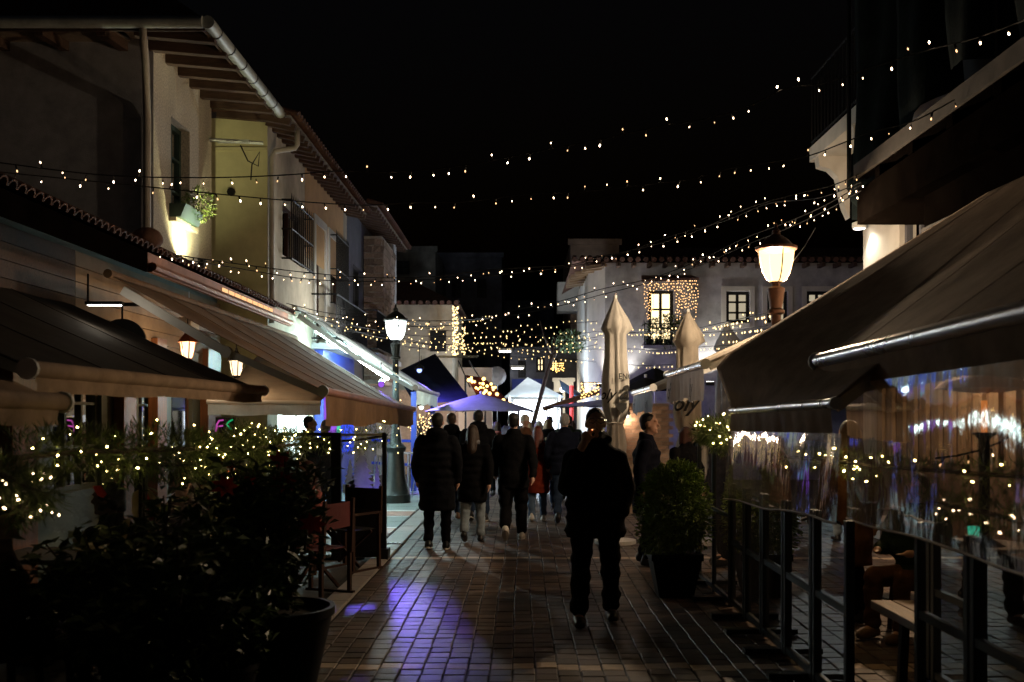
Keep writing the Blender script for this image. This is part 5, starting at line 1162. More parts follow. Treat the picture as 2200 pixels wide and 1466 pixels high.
# ================================================================== left terrace fence and screen
def lscreen(name, label, a, c, zt, zb=.1, post=.05, fm=None):
    a, c = Vector(a), Vector(c); t = thing(name, label, "glass screen", a); fm = fm or M['panel']
    for p in (a, c): 
        b = MB(); b.box((p.x, p.y, zt / 2), (post, post, zt)); b.build("post", fm, t)
    b = MB(); b.bar(a + Vector((0, 0, zt - .02)), c + Vector((0, 0, zt - .02)), .04, .04); b.build("rail", fm, t)
    b = MB(); b.quad(a + Vector((0, 0, zb)), c + Vector((0, 0, zb)), c + Vector((0, 0, zt - .04)), a + Vector((0, 0, zt - .04))); b.build("pane", M['glass'], t)
    return t
XL = -2.45
f1 = lscreen("glass_screen", "near glass fence painted with a cream snowman shape and red scarf", (-2.52, 4.6, 0), (-2.46, 6.4, 0), 1.45)
f2 = lscreen("glass_screen", "glass fence painted with a cream snowy fir behind the leafy shrub", (-2.45, 6.42, 0), (-2.35, 8.9, 0), 1.5)
def decal(parent, pts, mt, name="window_painting"):
    """flat paint on a pane, as one thin film"""
    b = MB(); b.add(pts, [tuple(range(len(pts)))]); return b.build(name, mt, parent)
def on_pane(px, py, x_of):                                   # where this sight line meets a street-parallel pane
    Y = 6.0
    for _ in range(12): Y = abs(x_of(Y)) * F / max(1, abs(px - VX))
    return W(px, py, Y) + Vector((.006, 0, 0))
xf1 = lambda Y: -2.52 + (Y - 4.6) / 1.8 * .06
xf2 = lambda Y: -2.45 + (Y - 6.42) / 2.48 * .1
body = [(282, 1060), (296, 1052), (318, 1050), (335, 1066), (347, 1095), (349, 1122), (344, 1140), (312, 1145), (292, 1128), (281, 1100)]
decal(f1, [on_pane(x, y, xf1) for x, y in body], M['paint_c'])
decal(f1, [on_pane(x, y, xf1) + Vector((.004, 0, 0)) for x, y in ((297, 1055), (310, 1052), (328, 1090), (330, 1120), (318, 1122), (312, 1090))], M['paint_r'])
decal(f1, [on_pane(x, y, xf1) for x, y in ((197, 1045), (215, 1043), (228, 1062), (220, 1070), (207, 1066))], M['paint_r'])
decal(f1, [on_pane(x, y, xf1) for x, y in ((152, 1158), (190, 1153), (203, 1180), (160, 1186))], M['paint_c'])
decal(f1, [on_pane(x, y, xf1) for x, y in ((208, 1175), (258, 1160), (262, 1120), (278, 1112), (276, 1135), (262, 1180), (222, 1186))], M['paint_c'])
tree = [(500, 998)]
for k, (w, y) in enumerate(((18, 1022), (8, 1024), (32, 1048), (16, 1050), (48, 1076), (26, 1078), (62, 1108), (36, 1110), (80, 1142), (46, 1146), (74, 1172))): tree.append((502 + w, y + (4 if k % 2 else 0)))
left = [(1004 - x - (x % 7), y + 3) for x, y in reversed(tree[1:])]
decal(f2, [on_pane(x, y, xf2) for x, y in tree + left], M['paint_c'])
# end screen across the terrace: black frame, glass with white snowy firs
YS = 12.06
es = thing("end_screen", "black framed terrace screen whose glass is painted with white snowy firs", "screen", (-1.95, YS, 0))
sx = lambda px: (px - VX) / F * YS
sz = lambda py: CAM_H + (HY - py) / F * YS
b = MB()
for p0, p1 in ((718, 733), (822, 830)): b.bx(sx(p0), sx(p1), YS - .04, YS + .04, 0, sz(930))
b.build("post", M['panel'], es)
b = MB(); b.bx(sx(733), sx(822), YS - .03, YS + .03, .02, sz(1077)); b.build("lower_panel", M['panel'], es)
b = MB(); b.bx(sx(733), sx(822), YS - .02, YS + .02, sz(937), sz(932)); b.build("rail", M['wmetal'], es)
b = MB(); b.quad((sx(733), YS, sz(1077)), (sx(822), YS, sz(1077)), (sx(822), YS, sz(937)), (sx(733), YS, sz(937))); b.build("pane", M['glass'], es)
b = MB(); b.bx(sx(815), sx(836), YS - .12, YS + .1, 0, sz(1178)); b.build("foot_block", M['panel'], es)
def fir(parent, cx, top, base, half, seed):
    rnd = random.Random(seed); L = [(cx, top)]; n = 7; Rr = []
    for k in range(n):
        y = top + (base - top) * (k + 1) / n; w = half * ((k + 1) / n) ** .8 * rnd.uniform(.85, 1.1); L.append((cx - w, y)); L.append((cx - w * .62, y + 2))
        w2 = half * ((k + 1) / n) ** .8 * rnd.uniform(.85, 1.1); Rr.append((cx + w2, y)); Rr.append((cx + w2 * .62, y + 2))
    pts = L + Rr[::-1]; b = MB(); b.add([(sx(x), YS - .006, sz(y)) for x, y in pts], [tuple(range(len(pts)))]); b.build("window_painting", M['paint'], parent)
fir(es, 777, 962, 1052, 33, 3); fir(es, 810, 994, 1058, 11, 5); fir(es, 752, 985, 1055, 16, 8)
b = MB(); pts = [(736, 1040), (750, 1045), (765, 1049), (785, 1048), (805, 1050), (820, 1046), (820, 1074), (736, 1060)]; b.add([(sx(x), YS - .008, sz(y)) for x, y in pts], [tuple(range(len(pts)))]); b.build("window_painting", M['paint'], es)
ls2 = lscreen("glass_screen", "glass screen with white top rail behind the seated red-haired woman", (sx(600), YS + .05, 0), (sx(716), YS + .02, 0), sz(930), .3)
sg = thing("chalk_sign", "black board with painted pink F and green S strokes beside the varnished pilaster", "sign", W(482, 915, 13.2))
p0, p1 = W(463, 897, 13.2), W(503, 931, 13.2); b = MB(); b.bx(p0.x, p1.x, 13.2, 13.23, p1.z, p0.z); b.build("board", M['panel'], sg); b = MB(); b.tube([(p0.x + .12, 13.25, p0.z), (p0.x + .12, 13.25, 0)], .02, 6); b.build("stand", M['iron'], sg)
def stroke(pts, m_): b = MB(); b.tube([W(x, y, 13.185) for x, y in pts], .012, 6); b.build("brush_stroke", m_, sg)
stroke([(480, 903), (471, 904), (466, 912), (464, 928)], M['neon_p']); stroke([(466, 917), (479, 915)], M['neon_p'])
stroke([(500, 902), (492, 906), (487, 912), (491, 917), (496, 923)], M['neon_g'])
pvl = thing("plastic_strip", "narrow clear plastic strip catching amber light at the terrace's near corner", "plastic curtain", (-2.56, 4.4, 1))
b = MB()
for i in range(10):
    y0 = 3.9 + i * .085; x0_ = -2.6 + .02 * math.sin(i * 1.3); x1_ = -2.6 + .02 * math.sin((i + 1) * 1.3); b.quad((x0_, y0, .3), (x1_, y0 + .085, .3), (x1_, y0 + .085, 1.7), (x0_, y0, 1.7))
b.build("sheet", M['pvc'], pvl, smooth=True)
# inner terrace things
def director_chair(label, x, y, rz, fab):
    t = thing("director_chair", label, "chair", (x, y, 0), "director chairs on the left terrace"); t.rotation_euler.z = rz
    def L(b, n, m_): return b.build(n, m_, t, local=True)
    b = MB(); b.bx(-.22, .22, -.2, .2, .45, .462); L(b, "seat", fab)
    b = MB(); 
    for i in range(8):
        x0 = -.25 + i * .0625; b.quad((x0, -.24 - .03 * math.sin(i / 8 * math.pi), .66), (x0 + .0625, -.24 - .03 * math.sin((i + 1) / 8 * math.pi), .66), (x0 + .0625, -.24 - .03 * math.sin((i + 1) / 8 * math.pi), .9), (x0, -.24 - .03 * math.sin(i / 8 * math.pi), .9))
    L(b, "backrest", fab)
    for s_ in (-1, 1):
        b = MB(); b.bar((s_ * .25, -.24, .4), (s_ * .25, -.26, .93), .035, .03); L(b, "back_post", M['wood_c'])
        b = MB(); b.bar((s_ * .25, -.24, .64), (s_ * .25, .24, .64), .05, .025); L(b, "armrest", M['wood_c'])
        for s2 in (-1, 1):
            b = MB(); b.bar((s_ * .25, s2 * .22, .025), (s_ * .25, s2 * .22, .63), .035, .035); L(b, "leg", M['wood_c'])
        b = MB(); b.bar((s_ * .25, -.27, .0125), (s_ * .25, .27, .0125), .04, .025); L(b, "foot_rail", M['wood_c'])
        b = MB(); b.bar((-s_ * .24, s_ * .1, .06), (s_ * .24, s_ * .1, .44), .025, .03); L(b, "cross_brace", M['wood_c'])
director_chair("red canvas director chair at the terrace edge beside the leafy shrub", -1.98, 9.55, 1.2, M['redf'])
director_chair("black canvas director chair before the snowy fir screen", -1.95, 11.2, 2.6, M['f_black'])
director_chair("red canvas director chair behind the glass fence under the red-haired woman", -2.45, 9.75, -1.4, M['redf'])
for i, (x, y) in enumerate(((-3.3, 9.4), (-3.4, 7.2), (-3.5, 5.6))):
    t = thing("terrace_table", ("square terrace table nearest the end screen", "square terrace table behind the snowy fir painting", "square terrace table behind the snowman painting")[i], "table", (x, y, 0))
    b = MB(); b.bx(x - .35, x + .35, y - .35, y + .35, .7, .73); b.build("table_top", M['table'], t); b = MB(); b.lathe((x, y, 0), [(.22, 0), (.22, .02), (.03, .05), (.03, .7)], 12); b.build("pedestal", M['iron'], t)
# ================================================================== plants
def leaf_mesh(L, w):
    b = MB(); b.add([(0, 0, 0), (w * .5, L * .35, .02 * L), (w * .42, L * .65, -.02 * L), (0, L, -.14 * L), (-w * .42, L * .65, -.02 * L), (-w * .5, L * .35, .02 * L), (0, L * .4, -.05 * L), (0, L * .7, -.08 * L)],
                   [(0, 1, 6), (1, 2, 7, 6), (2, 3, 7), (3, 4, 7), (4, 5, 6, 7), (5, 0, 6)])
    me = b.mesh("leaf"); me.materials.append(M['leaf']); me.polygons.foreach_set("use_smooth", [True] * len(me.polygons)); return me
LM = [leaf_mesh(.13, .055), leaf_mesh(.1, .05), leaf_mesh(.15, .06)]
def shrub(label, x, y, z0, h, rad, nstem, nleaf, nfill, pot=None, flowers=0):
    t = thing("leafy_shrub", label, "shrub", (x, y, 0), "dark leafy shrubs along the left terrace"); tips = []
    if pot:
        r0, r1, hh = pot; b = MB(); b.lathe((x, y, 0), [(r0, 0), (r1 * .96, hh * .9), (r1, hh * .9), (r1, hh), (r1 - .03, hh), (r1 - .04, hh - .06)], 28); b.build("pot", M['pot'], t, smooth='a')
        b = MB(); b.lathe((x, y, hh - .06), [(r1 - .04, 0), (.01, .01)], 20); b.build("soil", M['soil'], t)
    sm = MB()
    for k in range(nstem):
        a = random.uniform(0, 6.28); rr = rad * random.random() ** .5; top = Vector((x + rr * math.cos(a), y + rr * math.sin(a), z0 + h * random.uniform(.55, 1)))
        p0 = Vector((x + piece_noise(.08), y + piece_noise(.08), z0)); m_ = p0.lerp(top, .5) + Vector((piece_noise(.08), piece_noise(.08), .1)); sm.tube([p0, m_, top], [.012, .009, .004], 5); tips.append((p0, m_, top))
    sm.build("stem", M['bark'], t)
    def at_():
        p0, m_, top = random.choice(tips); u = random.random() ** .7; return (p0.lerp(m_, u * 2) if u < .5 else m_.lerp(top, u * 2 - 1)), top
    for k in range(nleaf):
        p, top = at_(); o = link("leaf", random.choice(LM), t); o.matrix_parent_inverse = Matrix.Translation(-Vector(t.location)); o.location = p + Vector((piece_noise(.04), piece_noise(.04), piece_noise(.03))); o.rotation_euler = (random.uniform(-.5, .9), piece_noise(.5), random.uniform(0, 6.28)); o.scale = (random.uniform(.7, 1.3),) * 3
    if nfill:
        def gen():
            p, top = at_(); a = random.uniform(0, 6.28); return p + Vector((piece_noise(.12), piece_noise(.12), piece_noise(.08))), Vector((math.cos(a), math.sin(a), .2))
        b = leaf_cloud(nfill, gen, .1, .42); b.build("foliage", M['leaf'], t, kind="stuff")
    for k in range(flowers):
        p, top = at_(); c = top + Vector((piece_noise(.05), -.03, piece_noise(.03))); b = MB()
        for j in range(7):
            a = j / 7 * 6.28; d = Vector((math.cos(a), -.35, math.sin(a) * .8)); s_ = Vector((-math.sin(a), 0, math.cos(a))); b.add([c, c + d * .04 + s_ * .02, c + d * .09, c + d * .04 - s_ * .02], [(0, 1, 2, 3)])
        b.build("flower", M['flower'], t)
shrub("tall leafy shrub with red blooms in the round dark pot", -1.55, 6.3, .5, 1.0, .36, 30, 240, 1500, (.24, .36, .52), 5)
shrub("upright leafy shrub before the snowy fir painting", -1.98, 6.9, .3, 1.12, .3, 22, 180, 1200, (.2, .26, .3))
shrub("low spreading dark shrub at the terrace's front corner", -2.0, 5.2, .1, 1.08, .52, 40, 260, 2600, (.2, .26, .3))
shrub("broad dark shrub between the corner shrub and the round pot", -1.78, 5.75, .1, 1.0, .46, 38, 240, 2400, (.2, .26, .3))
shrub("thin leafy shrub rising before the snowman painting", -2.15, 5.7, .3, 1.0, .25, 14, 120, 300, (.18, .24, .38))
# box shrub in square pot, right
bs = thing("box_shrub", "rounded green box shrub in a square dark planter by the glass screen", "shrub", (1.45, 9.6, 0))
b = MB(); b.add([(1.3, 9.42, 0), (1.62, 9.42, 0), (1.62, 9.74, 0), (1.3, 9.74, 0), (1.23, 9.36, .36), (1.69, 9.36, .36), (1.69, 9.82, .36), (1.23, 9.82, .36), (1.215, 9.345, .36), (1.705, 9.345, .36), (1.705, 9.835, .36), (1.215, 9.835, .36), (1.215, 9.345, .42), (1.705, 9.345, .42), (1.705, 9.835, .42), (1.215, 9.835, .42), (1.24, 9.37, .4), (1.68, 9.37, .4), (1.68, 9.81, .4), (1.24, 9.81, .4)],
      [(3, 2, 1, 0)] + [(a + i, a + (i + 1) % 4, a + 4 + (i + 1) % 4, a + 4 + i) for a in (0, 4, 8, 12) for i in range(4)] + [(16, 17, 18, 19)]); b.build("planter", M['pot'], bs)
b = MB(); b.tube([(1.46, 9.58, .35), (1.47, 9.6, .8), (1.48, 9.58, 1.15)], [.03, .022, .01], 7)
for k in range(14): a = random.uniform(0, 6.28); b.tube([(1.46, 9.58, .4 + .04 * k), (1.46 + .25 * math.cos(a), 9.58 + .25 * math.sin(a), .65 + .045 * k)], [.012, .004], 5)
b.build("trunk", M['bark'], bs)
mb = MB(); tt = []
for c, rr, n_ in (((1.46, 9.58, .85), (.36, .36, .42), 5200), ((1.36, 9.55, .62), (.26, .3, .25), 1500), ((1.58, 9.6, .68), (.26, .28, .3), 1500), ((1.5, 9.55, 1.12), (.24, .24, .18), 1400), ((1.33, 9.5, 1.02), (.18, .2, .18), 800)):
    q, t_ = leaf_cloud(n_, gball(c, *rr, .45), .042, .5, True); mb.add(q.v, q.f); tt += t_
fo = mb.build("crown", M['leaf_b'], bs, kind="stuff"); at = fo.data.attributes.new("tint", 'FLOAT', 'FACE'); at.data.foreach_set("value", tt)
# ================================================================== people
def cloth(name, c, rough=.85, quilt=0, bump=.4):
    m = mat(name, c, rough, var=.25, scale=10, bump=bump, bscale=35, spec=.06)
    return m
SKIN = mat("skin", (.5, .29, .21), .5, var=.1, scale=20); SKIN_D = mat("tanned_skin", (.32, .17, .115), .5, var=.1, scale=20)
C = {k: cloth("cloth_" + k, c) for k, c in dict(black=(.0055, .0055, .0065), charcoal=(.009, .0095, .012), navy=(.008, .010, .02), rust=(.14, .02, .01), jeans=(.08, .12, .19), ljeans=(.24, .29, .33), djeans=(.025, .04, .075), grey=(.16, .16, .17), brown=(.12, .055, .03), cream=(.5, .44, .36), pink=(.3, .1, .09), dgreen=(.02, .03, .02), white=(.5, .5, .48)).items()}
HAIR = {k: mat("hair_" + k, c, .45, var=.4, scale=8, stretch=(14, 14, 1.5), bump=.6, bscale=20) for k, c in dict(black=(.012, .01, .009), brown=(.045, .026, .016), red=(.13, .025, .015), blonde=(.35, .24, .12), grey=(.3, .29, .28), auburn=(.06, .02, .014)).items()}
SHOE_B = mat("black_leather", (.012, .012, .013), .35, var=.2); SHOE_W = mat("white_trainer", (.62, .6, .56), .6, var=.15); SOLE = mat("pale_sole", (.55, .52, .47), .7); SHOE_BR = mat("tan_boot", (.14, .075, .04), .5)
work = bpy.data.scenes.new("workshop")                      # a side scene where the figures' meshes are grown
def remesh(mb, name, vox, sm=6):
    me = mb.mesh(name); o = bpy.data.objects.new(name, me); work.collection.objects.link(o)
    r = o.modifiers.new("r", 'REMESH'); r.mode = 'VOXEL'; r.voxel_size = vox
    s = o.modifiers.new("s", 'SMOOTH'); s.factor = .5; s.iterations = sm
    vl = work.view_layers[0]; vl.update(); dg_ = vl.depsgraph; ev = o.evaluated_get(dg_)
    out = bpy.data.meshes.new_from_object(ev); bpy.data.objects.remove(o); bpy.data.meshes.remove(me); out.name = name
    out.polygons.foreach_set("use_smooth", [True] * len(out.polygons)); return out
def person(label, x, y, h=1.75, rz=0, coat='black', hem=.75, legs='black', shoes=SHOE_B, hair='black', hstyle='short', sole=None, stride=0, puff=1.0, hood=False, seated=False, skin=SKIN, arms=None, vox=.022, group=None, wide=1.0, head_turn=0, extra=None, zoff=0, scarf=None, lift=True, face=False, hands=True, legw=1.0, stance=1.0):
    """local frame: faces +Y, z up, metres for a 1.75 m body scaled to h"""
    s = h / 1.75; V = Vector
    if seated: zo = -.44
    else: zo = 0
    pel = V((0, 0, .93 + zo)); sh = 1.43 + zo; hd = V((0, .03, 1.635 + zo)); ht = Matrix.Rotation(head_turn, 3, 'Z')
    def H(v): return hd + ht @ V(v)
    hips = [V((-.1, 0, .9 + zo)), V((.1, 0, .9 + zo))]; knees = []; ank = []; toe_pitch = []
    for i, sg_ in enumerate((-1, 1)):
        st = stride * (1 if i else -1)
        if seated: knees.append(V((sg_ * .13, .44, .5))); ank.append(V((sg_ * .13, .46, .09))); toe_pitch.append(0)
        else:
            rear = st < 0
            kz = .49; knees.append(V((sg_ * .105 * (1 + (stance - 1) * .6), st * .55 + .03 + (.02 if rear and abs(st) > .1 else 0), kz)))
            ank.append(V((sg_ * .11 * stance, st * 1.0 - .02, .09 + (abs(st) * .55 if rear and lift else 0)))); toe_pitch.append(-1.0 * min(1, abs(st) * 3.2) if rear and lift else 0)
    arms_default = arms is None
    if arms is None: arms = [[(-.2, 0, 1.39), (-.27, -.04, 1.12), (-.26, .03, .87)], [(.2, 0, 1.39), (.27, -.04, 1.12), (.26, .03, .87)]]
    if not seated and arms_default:
        for i_ in (0, 1): arms[i_] = [arms[i_][0], (arms[i_][1][0], arms[i_][1][1] + stride * .5 * (1 if i_ == 0 else -1), 1.12), (arms[i_][2][0], arms[i_][2][1] + stride * 1.3 * (1 if i_ == 0 else -1), .87 + abs(stride) * .12)]
    arms = [[V(p) + V((0, 0, zo if abs(zo) > 0 else 0)) for p in a] for a in arms]
    # ---- body
    b = MB()
    b.ball(H((0, -.012, .02)), .076, .094, .1, 14, 10); b.ball(H((0, .022, -.055)), .056, .066, .068, 12, 8); b.tube([(0, .0, 1.42 + zo), H((0, -.01, -.06))], [.06, .052], 12)
    b.limb([H((0, .088, .01)), H((0, .108, -.022))], [.012, .017]); 
    for sg_ in (-1, 1): b.ball(H((sg_ * .078, -.01, -.01)), .012, .024, .034, 8, 6)
    if face: b.limb([H((-.05, .078, .035)), H((0, .086, .036)), H((.05, .078, .035))], [.012, .013, .012]); b.limb([H((-.02, .083, -.062)), H((.02, .083, -.062))], [.01, .01]); b.ball(H((0, .075, -.098)), .022)
    b.loft([((0, 0, .86 + zo), .15, .1), ((0, 0, 1.05 + zo), .135, .095), ((0, 0, 1.25 + zo), .165, .11), ((0, 0, 1.38 + zo), .19, .09), ((0, 0, 1.46 + zo), .07, .06)])
    for i in range(2):
        b.limb([hips[i], knees[i], ank[i]], [.085, .055, .04]); a = arms[i]; b.limb(a, [.05, .042, .03])
        pr = Matrix.Rotation(toe_pitch[i], 3, 'X'); b.limb([ank[i], ank[i] + pr @ V((0, .13, -.05))], [.04, .03])
        if hands and not (extra and i in extra.get('skip', ())):
            d = (a[2] - a[1]).normalized(); pa = a[2] + d * .05; b.limb([a[2], pa], [.03, .034])
            for k in range(4):
                q = V((0, .026 - k * .018, 0)); b.limb([pa + q + d * .02, pa + q + d * .055 + V((-.008 * (1 if i else -1), 0, 0)), pa + q * .9 + d * (.085 - .006 * abs(k - 1)) + V((-.022 * (1 if i else -1), 0, 0))], [.0105, .0095, .0085], n=6)
            b.limb([a[2] + d * .02 + V((0, .03, 0)), a[2] + d * .06 + V((0, .05, 0))], [.011, .009], n=6)
    if extra and 'body' in extra: extra['body'](b, H)
    def fin(mb, nm, v, sm, m_, par=None):
        me = remesh(mb, nm, v, sm); me.materials.append(m_)
        if nm in ("coat", "trousers"):                          # cloth folds
            ph_ = random.uniform(0, 50); k_ = (5, 5, 9) if nm == "coat" else (4, 4, 15)
            ns_ = [vt.normal.copy() for vt in me.vertices]; cs_ = []
            for vt, nn_ in zip(me.vertices, ns_):
                c_ = vt.co; cs_.extend(c_ + nn_ * (.016 * mnoise.noise(Vector((c_.x * k_[0], c_.y * k_[1], c_.z * k_[2] + ph_))) + .007 * mnoise.noise(Vector((c_.x * 16, c_.y * 16, c_.z * 22 + ph_)))))
            me.vertices.foreach_set('co', cs_); me.update()
        o = bpy.data.objects.new(nm, me); col.objects.link(o)
        if par: o.parent = par
        return o
    P = fin(b, "person", vox * .6, 3, skin); tag(P, label, "person", group); P.location = (x, y, zoff); P.rotation_euler.z = rz; P.scale = (s, s, s)
    # ---- trousers
    b = MB(); lw = legw
    b.loft([((0, 0, .8 + zo), .17, .125), ((0, 0, .95 + zo), .172, .125), ((0, 0, 1.05 + zo), .155, .115)])
    for i in range(2):
        k2 = knees[i].lerp(ank[i], .5); end = knees[i].lerp(ank[i], .9)
        b.limb([hips[i], hips[i].lerp(knees[i], .5), knees[i], k2, end], [.105, .092 * lw, .076 * lw, .07 * lw, .066 * lw])
    fin(b, "trousers", vox, 5, C[legs], P)
    # ---- coat
    b = MB(); w = wide; hz = hem
    rings = []
    if not seated:
        if hz < .85: rings += [((0, .0, hz), .2 * w * puff, .155 * puff), ((0, .0, (hz + .95) / 2), .205 * w * puff, .16 * puff)]
    else: rings += [((0, .02, .84 + zo), .19 * w, .15 * puff)]
    rings += [((0, 0, .97 + zo), .19 * w * puff, .145 * puff), ((0, 0, 1.12 + zo), .19 * w * puff, .14 * puff), ((0, 0, 1.28 + zo), .205 * w * puff, .145 * puff), ((0, -.005, 1.38 + zo), .195 * w, .12 * puff), ((0, -.005, 1.45 + zo), .13 * w, .095), ((0, 0, 1.52 + zo), .075, .075)]
    b.loft(rings, 20)
    for i in range(2):
        a = arms[i]; e = a[1].lerp(a[2], .92); q1 = a[0].lerp(a[1], .5); q2 = a[1].lerp(a[2], .5)
        b.limb([a[0], q1, a[1], q2, e], [.082 * puff, .078 * puff, .067 * puff, .064 * puff, .05 * puff])
    if puff > 1.03:                                             # horizontal quilting ridges
        z = max(hz, .5) + .06
        while z < 1.36: b.loft([((0, 0, z - .03 + zo), .2 * w * puff, .15 * puff), ((0, 0, z + zo), .212 * w * puff, .163 * puff), ((0, 0, z + .03 + zo), .2 * w * puff, .15 * puff)], 20); z += .105
    if hood: b.ball((0, -.09, 1.49 + zo), .14, .1, .1); b.limb([(-.09, -.02, 1.5 + zo), (0, .04, 1.47 + zo), (.09, -.02, 1.5 + zo)], [.05, .05, .05])
    else: b.limb([(-.07, -.02, 1.5 + zo), (0, -.07, 1.52 + zo), (.07, -.02, 1.5 + zo)], [.035, .035, .035])
    if extra and 'coat' in extra: extra['coat'](b)
    fin(b, "coat", vox, 4, C[coat], P)
    if scarf:
        b = MB(); b.limb([(-.08, -.02, 1.5 + zo), (0, -.09, 1.5 + zo), (.08, -.02, 1.5 + zo), (0, .08, 1.48 + zo), (-.08, -.02, 1.5 + zo)], [.045] * 5); fin(b, "scarf", vox, 4, C[scarf], P)
    # ---- hair
    b = MB(); hv = vox * .75
    if hstyle == 'beanie': b.ball(H((0, -.015, .055)), .088, .106, .085, 14, 8); b.loft([(H((0, -.01, .02)), .09, .107), (H((0, -.01, .06)), .09, .107)], 16)
    else:
        b.ball(H((0, -.026, .042)), .083, .096, .088, 14, 9); b.ball(H((0, -.05, -.01)), .074, .062, .075, 12, 8)
        if hstyle == 'long':
            b.limb([H((0, -.06, 0)), H((0, -.085, -.12)), H((0, -.11, -.26)), H((0, -.12, -.38))], [.08, .08, .085, .05])
            for sg_ in (-1, 1): b.limb([H((sg_ * .06, -.02, .02)), H((sg_ * .075, -.02, -.12)), H((sg_ * .08, -.03, -.26))], [.035, .035, .02])
        if hstyle == 'bob':
            for q in range(5): a = math.pi * (q / 4) + math.pi; b.limb([H((.07 * math.cos(a), .07 * math.sin(a) - .01, .02)), H((.082 * math.cos(a), .08 * math.sin(a) - .01, -.12))], [.035, .03])
        if hstyle == 'curly':
            for q in range(26): a = random.uniform(0, 6.28); z_ = random.uniform(-.08, .12); rr = .095 * math.sqrt(max(.1, 1 - (z_ / .16) ** 2)); p_ = (rr * math.cos(a), rr * math.sin(a) * 1.05 - .03, z_); 
            for q in range(30):
                a = random.uniform(math.pi * .95, math.pi * 2.05); z_ = random.uniform(-.08, .1); b.ball(H((.09 * math.cos(a), .1 * math.sin(a) - .01, z_)), .03)
    fin(b, "beanie" if hstyle == 'beanie' else "hair", hv, 3, C['cream'] if hstyle == 'beanie' else HAIR[hair], P)
    # ---- shoes
    for i in range(2):
        pr = Matrix.Rotation(toe_pitch[i], 3, 'X'); A = ank[i]; b = MB(); q = lambda v: A + pr @ V(v)
        b.limb([q((0, -.035, -.045)), q((0, .06, -.05)), q((0, .15, -.056))], [.052, .056, .047]); b.limb([q((0, -.03, -.03)), q((0, -.02, .03))], [.044, .042])
        b.v = [(v[0], v[1], max(v[2], .012) if toe_pitch[i] == 0 else v[2]) for v in b.v]
        so_ = fin(b, "shoe", vox * .7, 3, shoes, P)
        if sole:
            b = MB(); vs = []
            for zz in (-.088, -.066):
                for k in range(16): a = 2 * math.pi * k / 16; vs.append(q((.049 * math.cos(a), .055 + .14 * math.sin(a), zz)))
            b.add(vs, [tuple(range(15, -1, -1)), tuple(range(16, 32))] + [(k, (k + 1) % 16, 16 + (k + 1) % 16, 16 + k) for k in range(16)]); o = b.build("sole", sole, so_, local=True)
    return P
# the smoking man facing the camera
def hand_to_mouth(b, H):
    V = lambda p: Vector((-p[0], p[1], p[2])); w = V((-.105, .20, 1.475)); b.limb([V((-.135, .19, 1.42)), w], [.032, .034]); b.ball(V((-.09, .195, 1.515)), .042, .022, .048)
    base = [(-.062, 1.56), (-.083, 1.568), (-.104, 1.562), (-.122, 1.548)]
    for i, (bx_, bz) in enumerate(base):
        if i < 2: b.limb([V((bx_, .19, bz - .02)), V((bx_ + .025, .195, bz + .012)), V((bx_ + .062, .178, bz + .024 - .012 * i))], [.0115, .0105, .009], n=8)
        else: b.limb([V((bx_, .19, bz - .02)), V((bx_ + .008, .215, bz + .008)), V((bx_ + .035, .222, bz - .008)), V((bx_ + .045, .208, bz - .022))], [.0115, .0105, .0095, .009], n=8)
    b.limb([V((-.085, .19, 1.495)), V((-.05, .2, 1.52)), V((-.02, .19, 1.53))], [.014, .012, .0095], n=8)
arms_s = [[(-.18, 0, 1.345), (-.27, -.05, 1.1), (-.21, .1, .9)], [(.18, .0, 1.345), (.24, .04, 1.11), (.135, .19, 1.42)]]
man = person("bearded man in black hooded jacket and glasses smoking as he walks up", .61, 8.3, 1.78, math.pi, 'black', .70, 'black', SHOE_B, 'black', 'short', None, .13, 1.07, True, stance=1.3, arms=arms_s, vox=.014, skin=SKIN, face=True, wide=1.12, legw=1.1, extra=dict(skip=(0, 1), body=hand_to_mouth), lift=False)
gl = MB()
for sg_ in (-1, 1):
    gl.tube([(sg_ * .036 + .026 * math.cos(a * .55), .125, 1.655 + .02 * math.sin(a * .55)) for a in range(13)], .0035, 5); gl.tube([(sg_ * .062, .122, 1.66), (sg_ * .084, .07, 1.662), (sg_ * .088, -.0, 1.655)], .004, 5)
gl.tube([(-.012, .127, 1.658), (.012, .127, 1.658)], .0025, 5)
go_ = gl.build("glasses", M['steel'], man, local=True)
bd = MB(); bd.ball((0, .062, 1.545), .054, .058, .05); bd.limb([(-.055, .03, 1.58), (-.035, .09, 1.56), (.0, .112, 1.585), (.035, .09, 1.56), (.055, .03, 1.58)], [.018, .02, .012, .02, .018])
me = remesh(bd, "beard", .009, 2); me.materials.append(HAIR['black']); o = bpy.data.objects.new("beard", me); col.objects.link(o); o.parent = man
ci = MB(); ci.tube([(.012, .15, 1.59), (.04, .22, 1.585)], .004, 6); cg = thing("cigarette", "thin cigarette held to the bearded man's lips", "cigarette", (0, 0, 0)); cg.location = man.location; cg.rotation_euler = man.rotation_euler; cg.scale = man.scale
c_ = ci.build("paper", M['wmetal'], cg, local=True); ci = MB(); ci.tube([(.04, .22, 1.585), (.0413, .2225, 1.5848)], .0042, 6); ci.build("ember", emit("cigarette_ember", (1, .3, .1), 7), cg, local=True)  # ember glow boosted as added light on the man's face
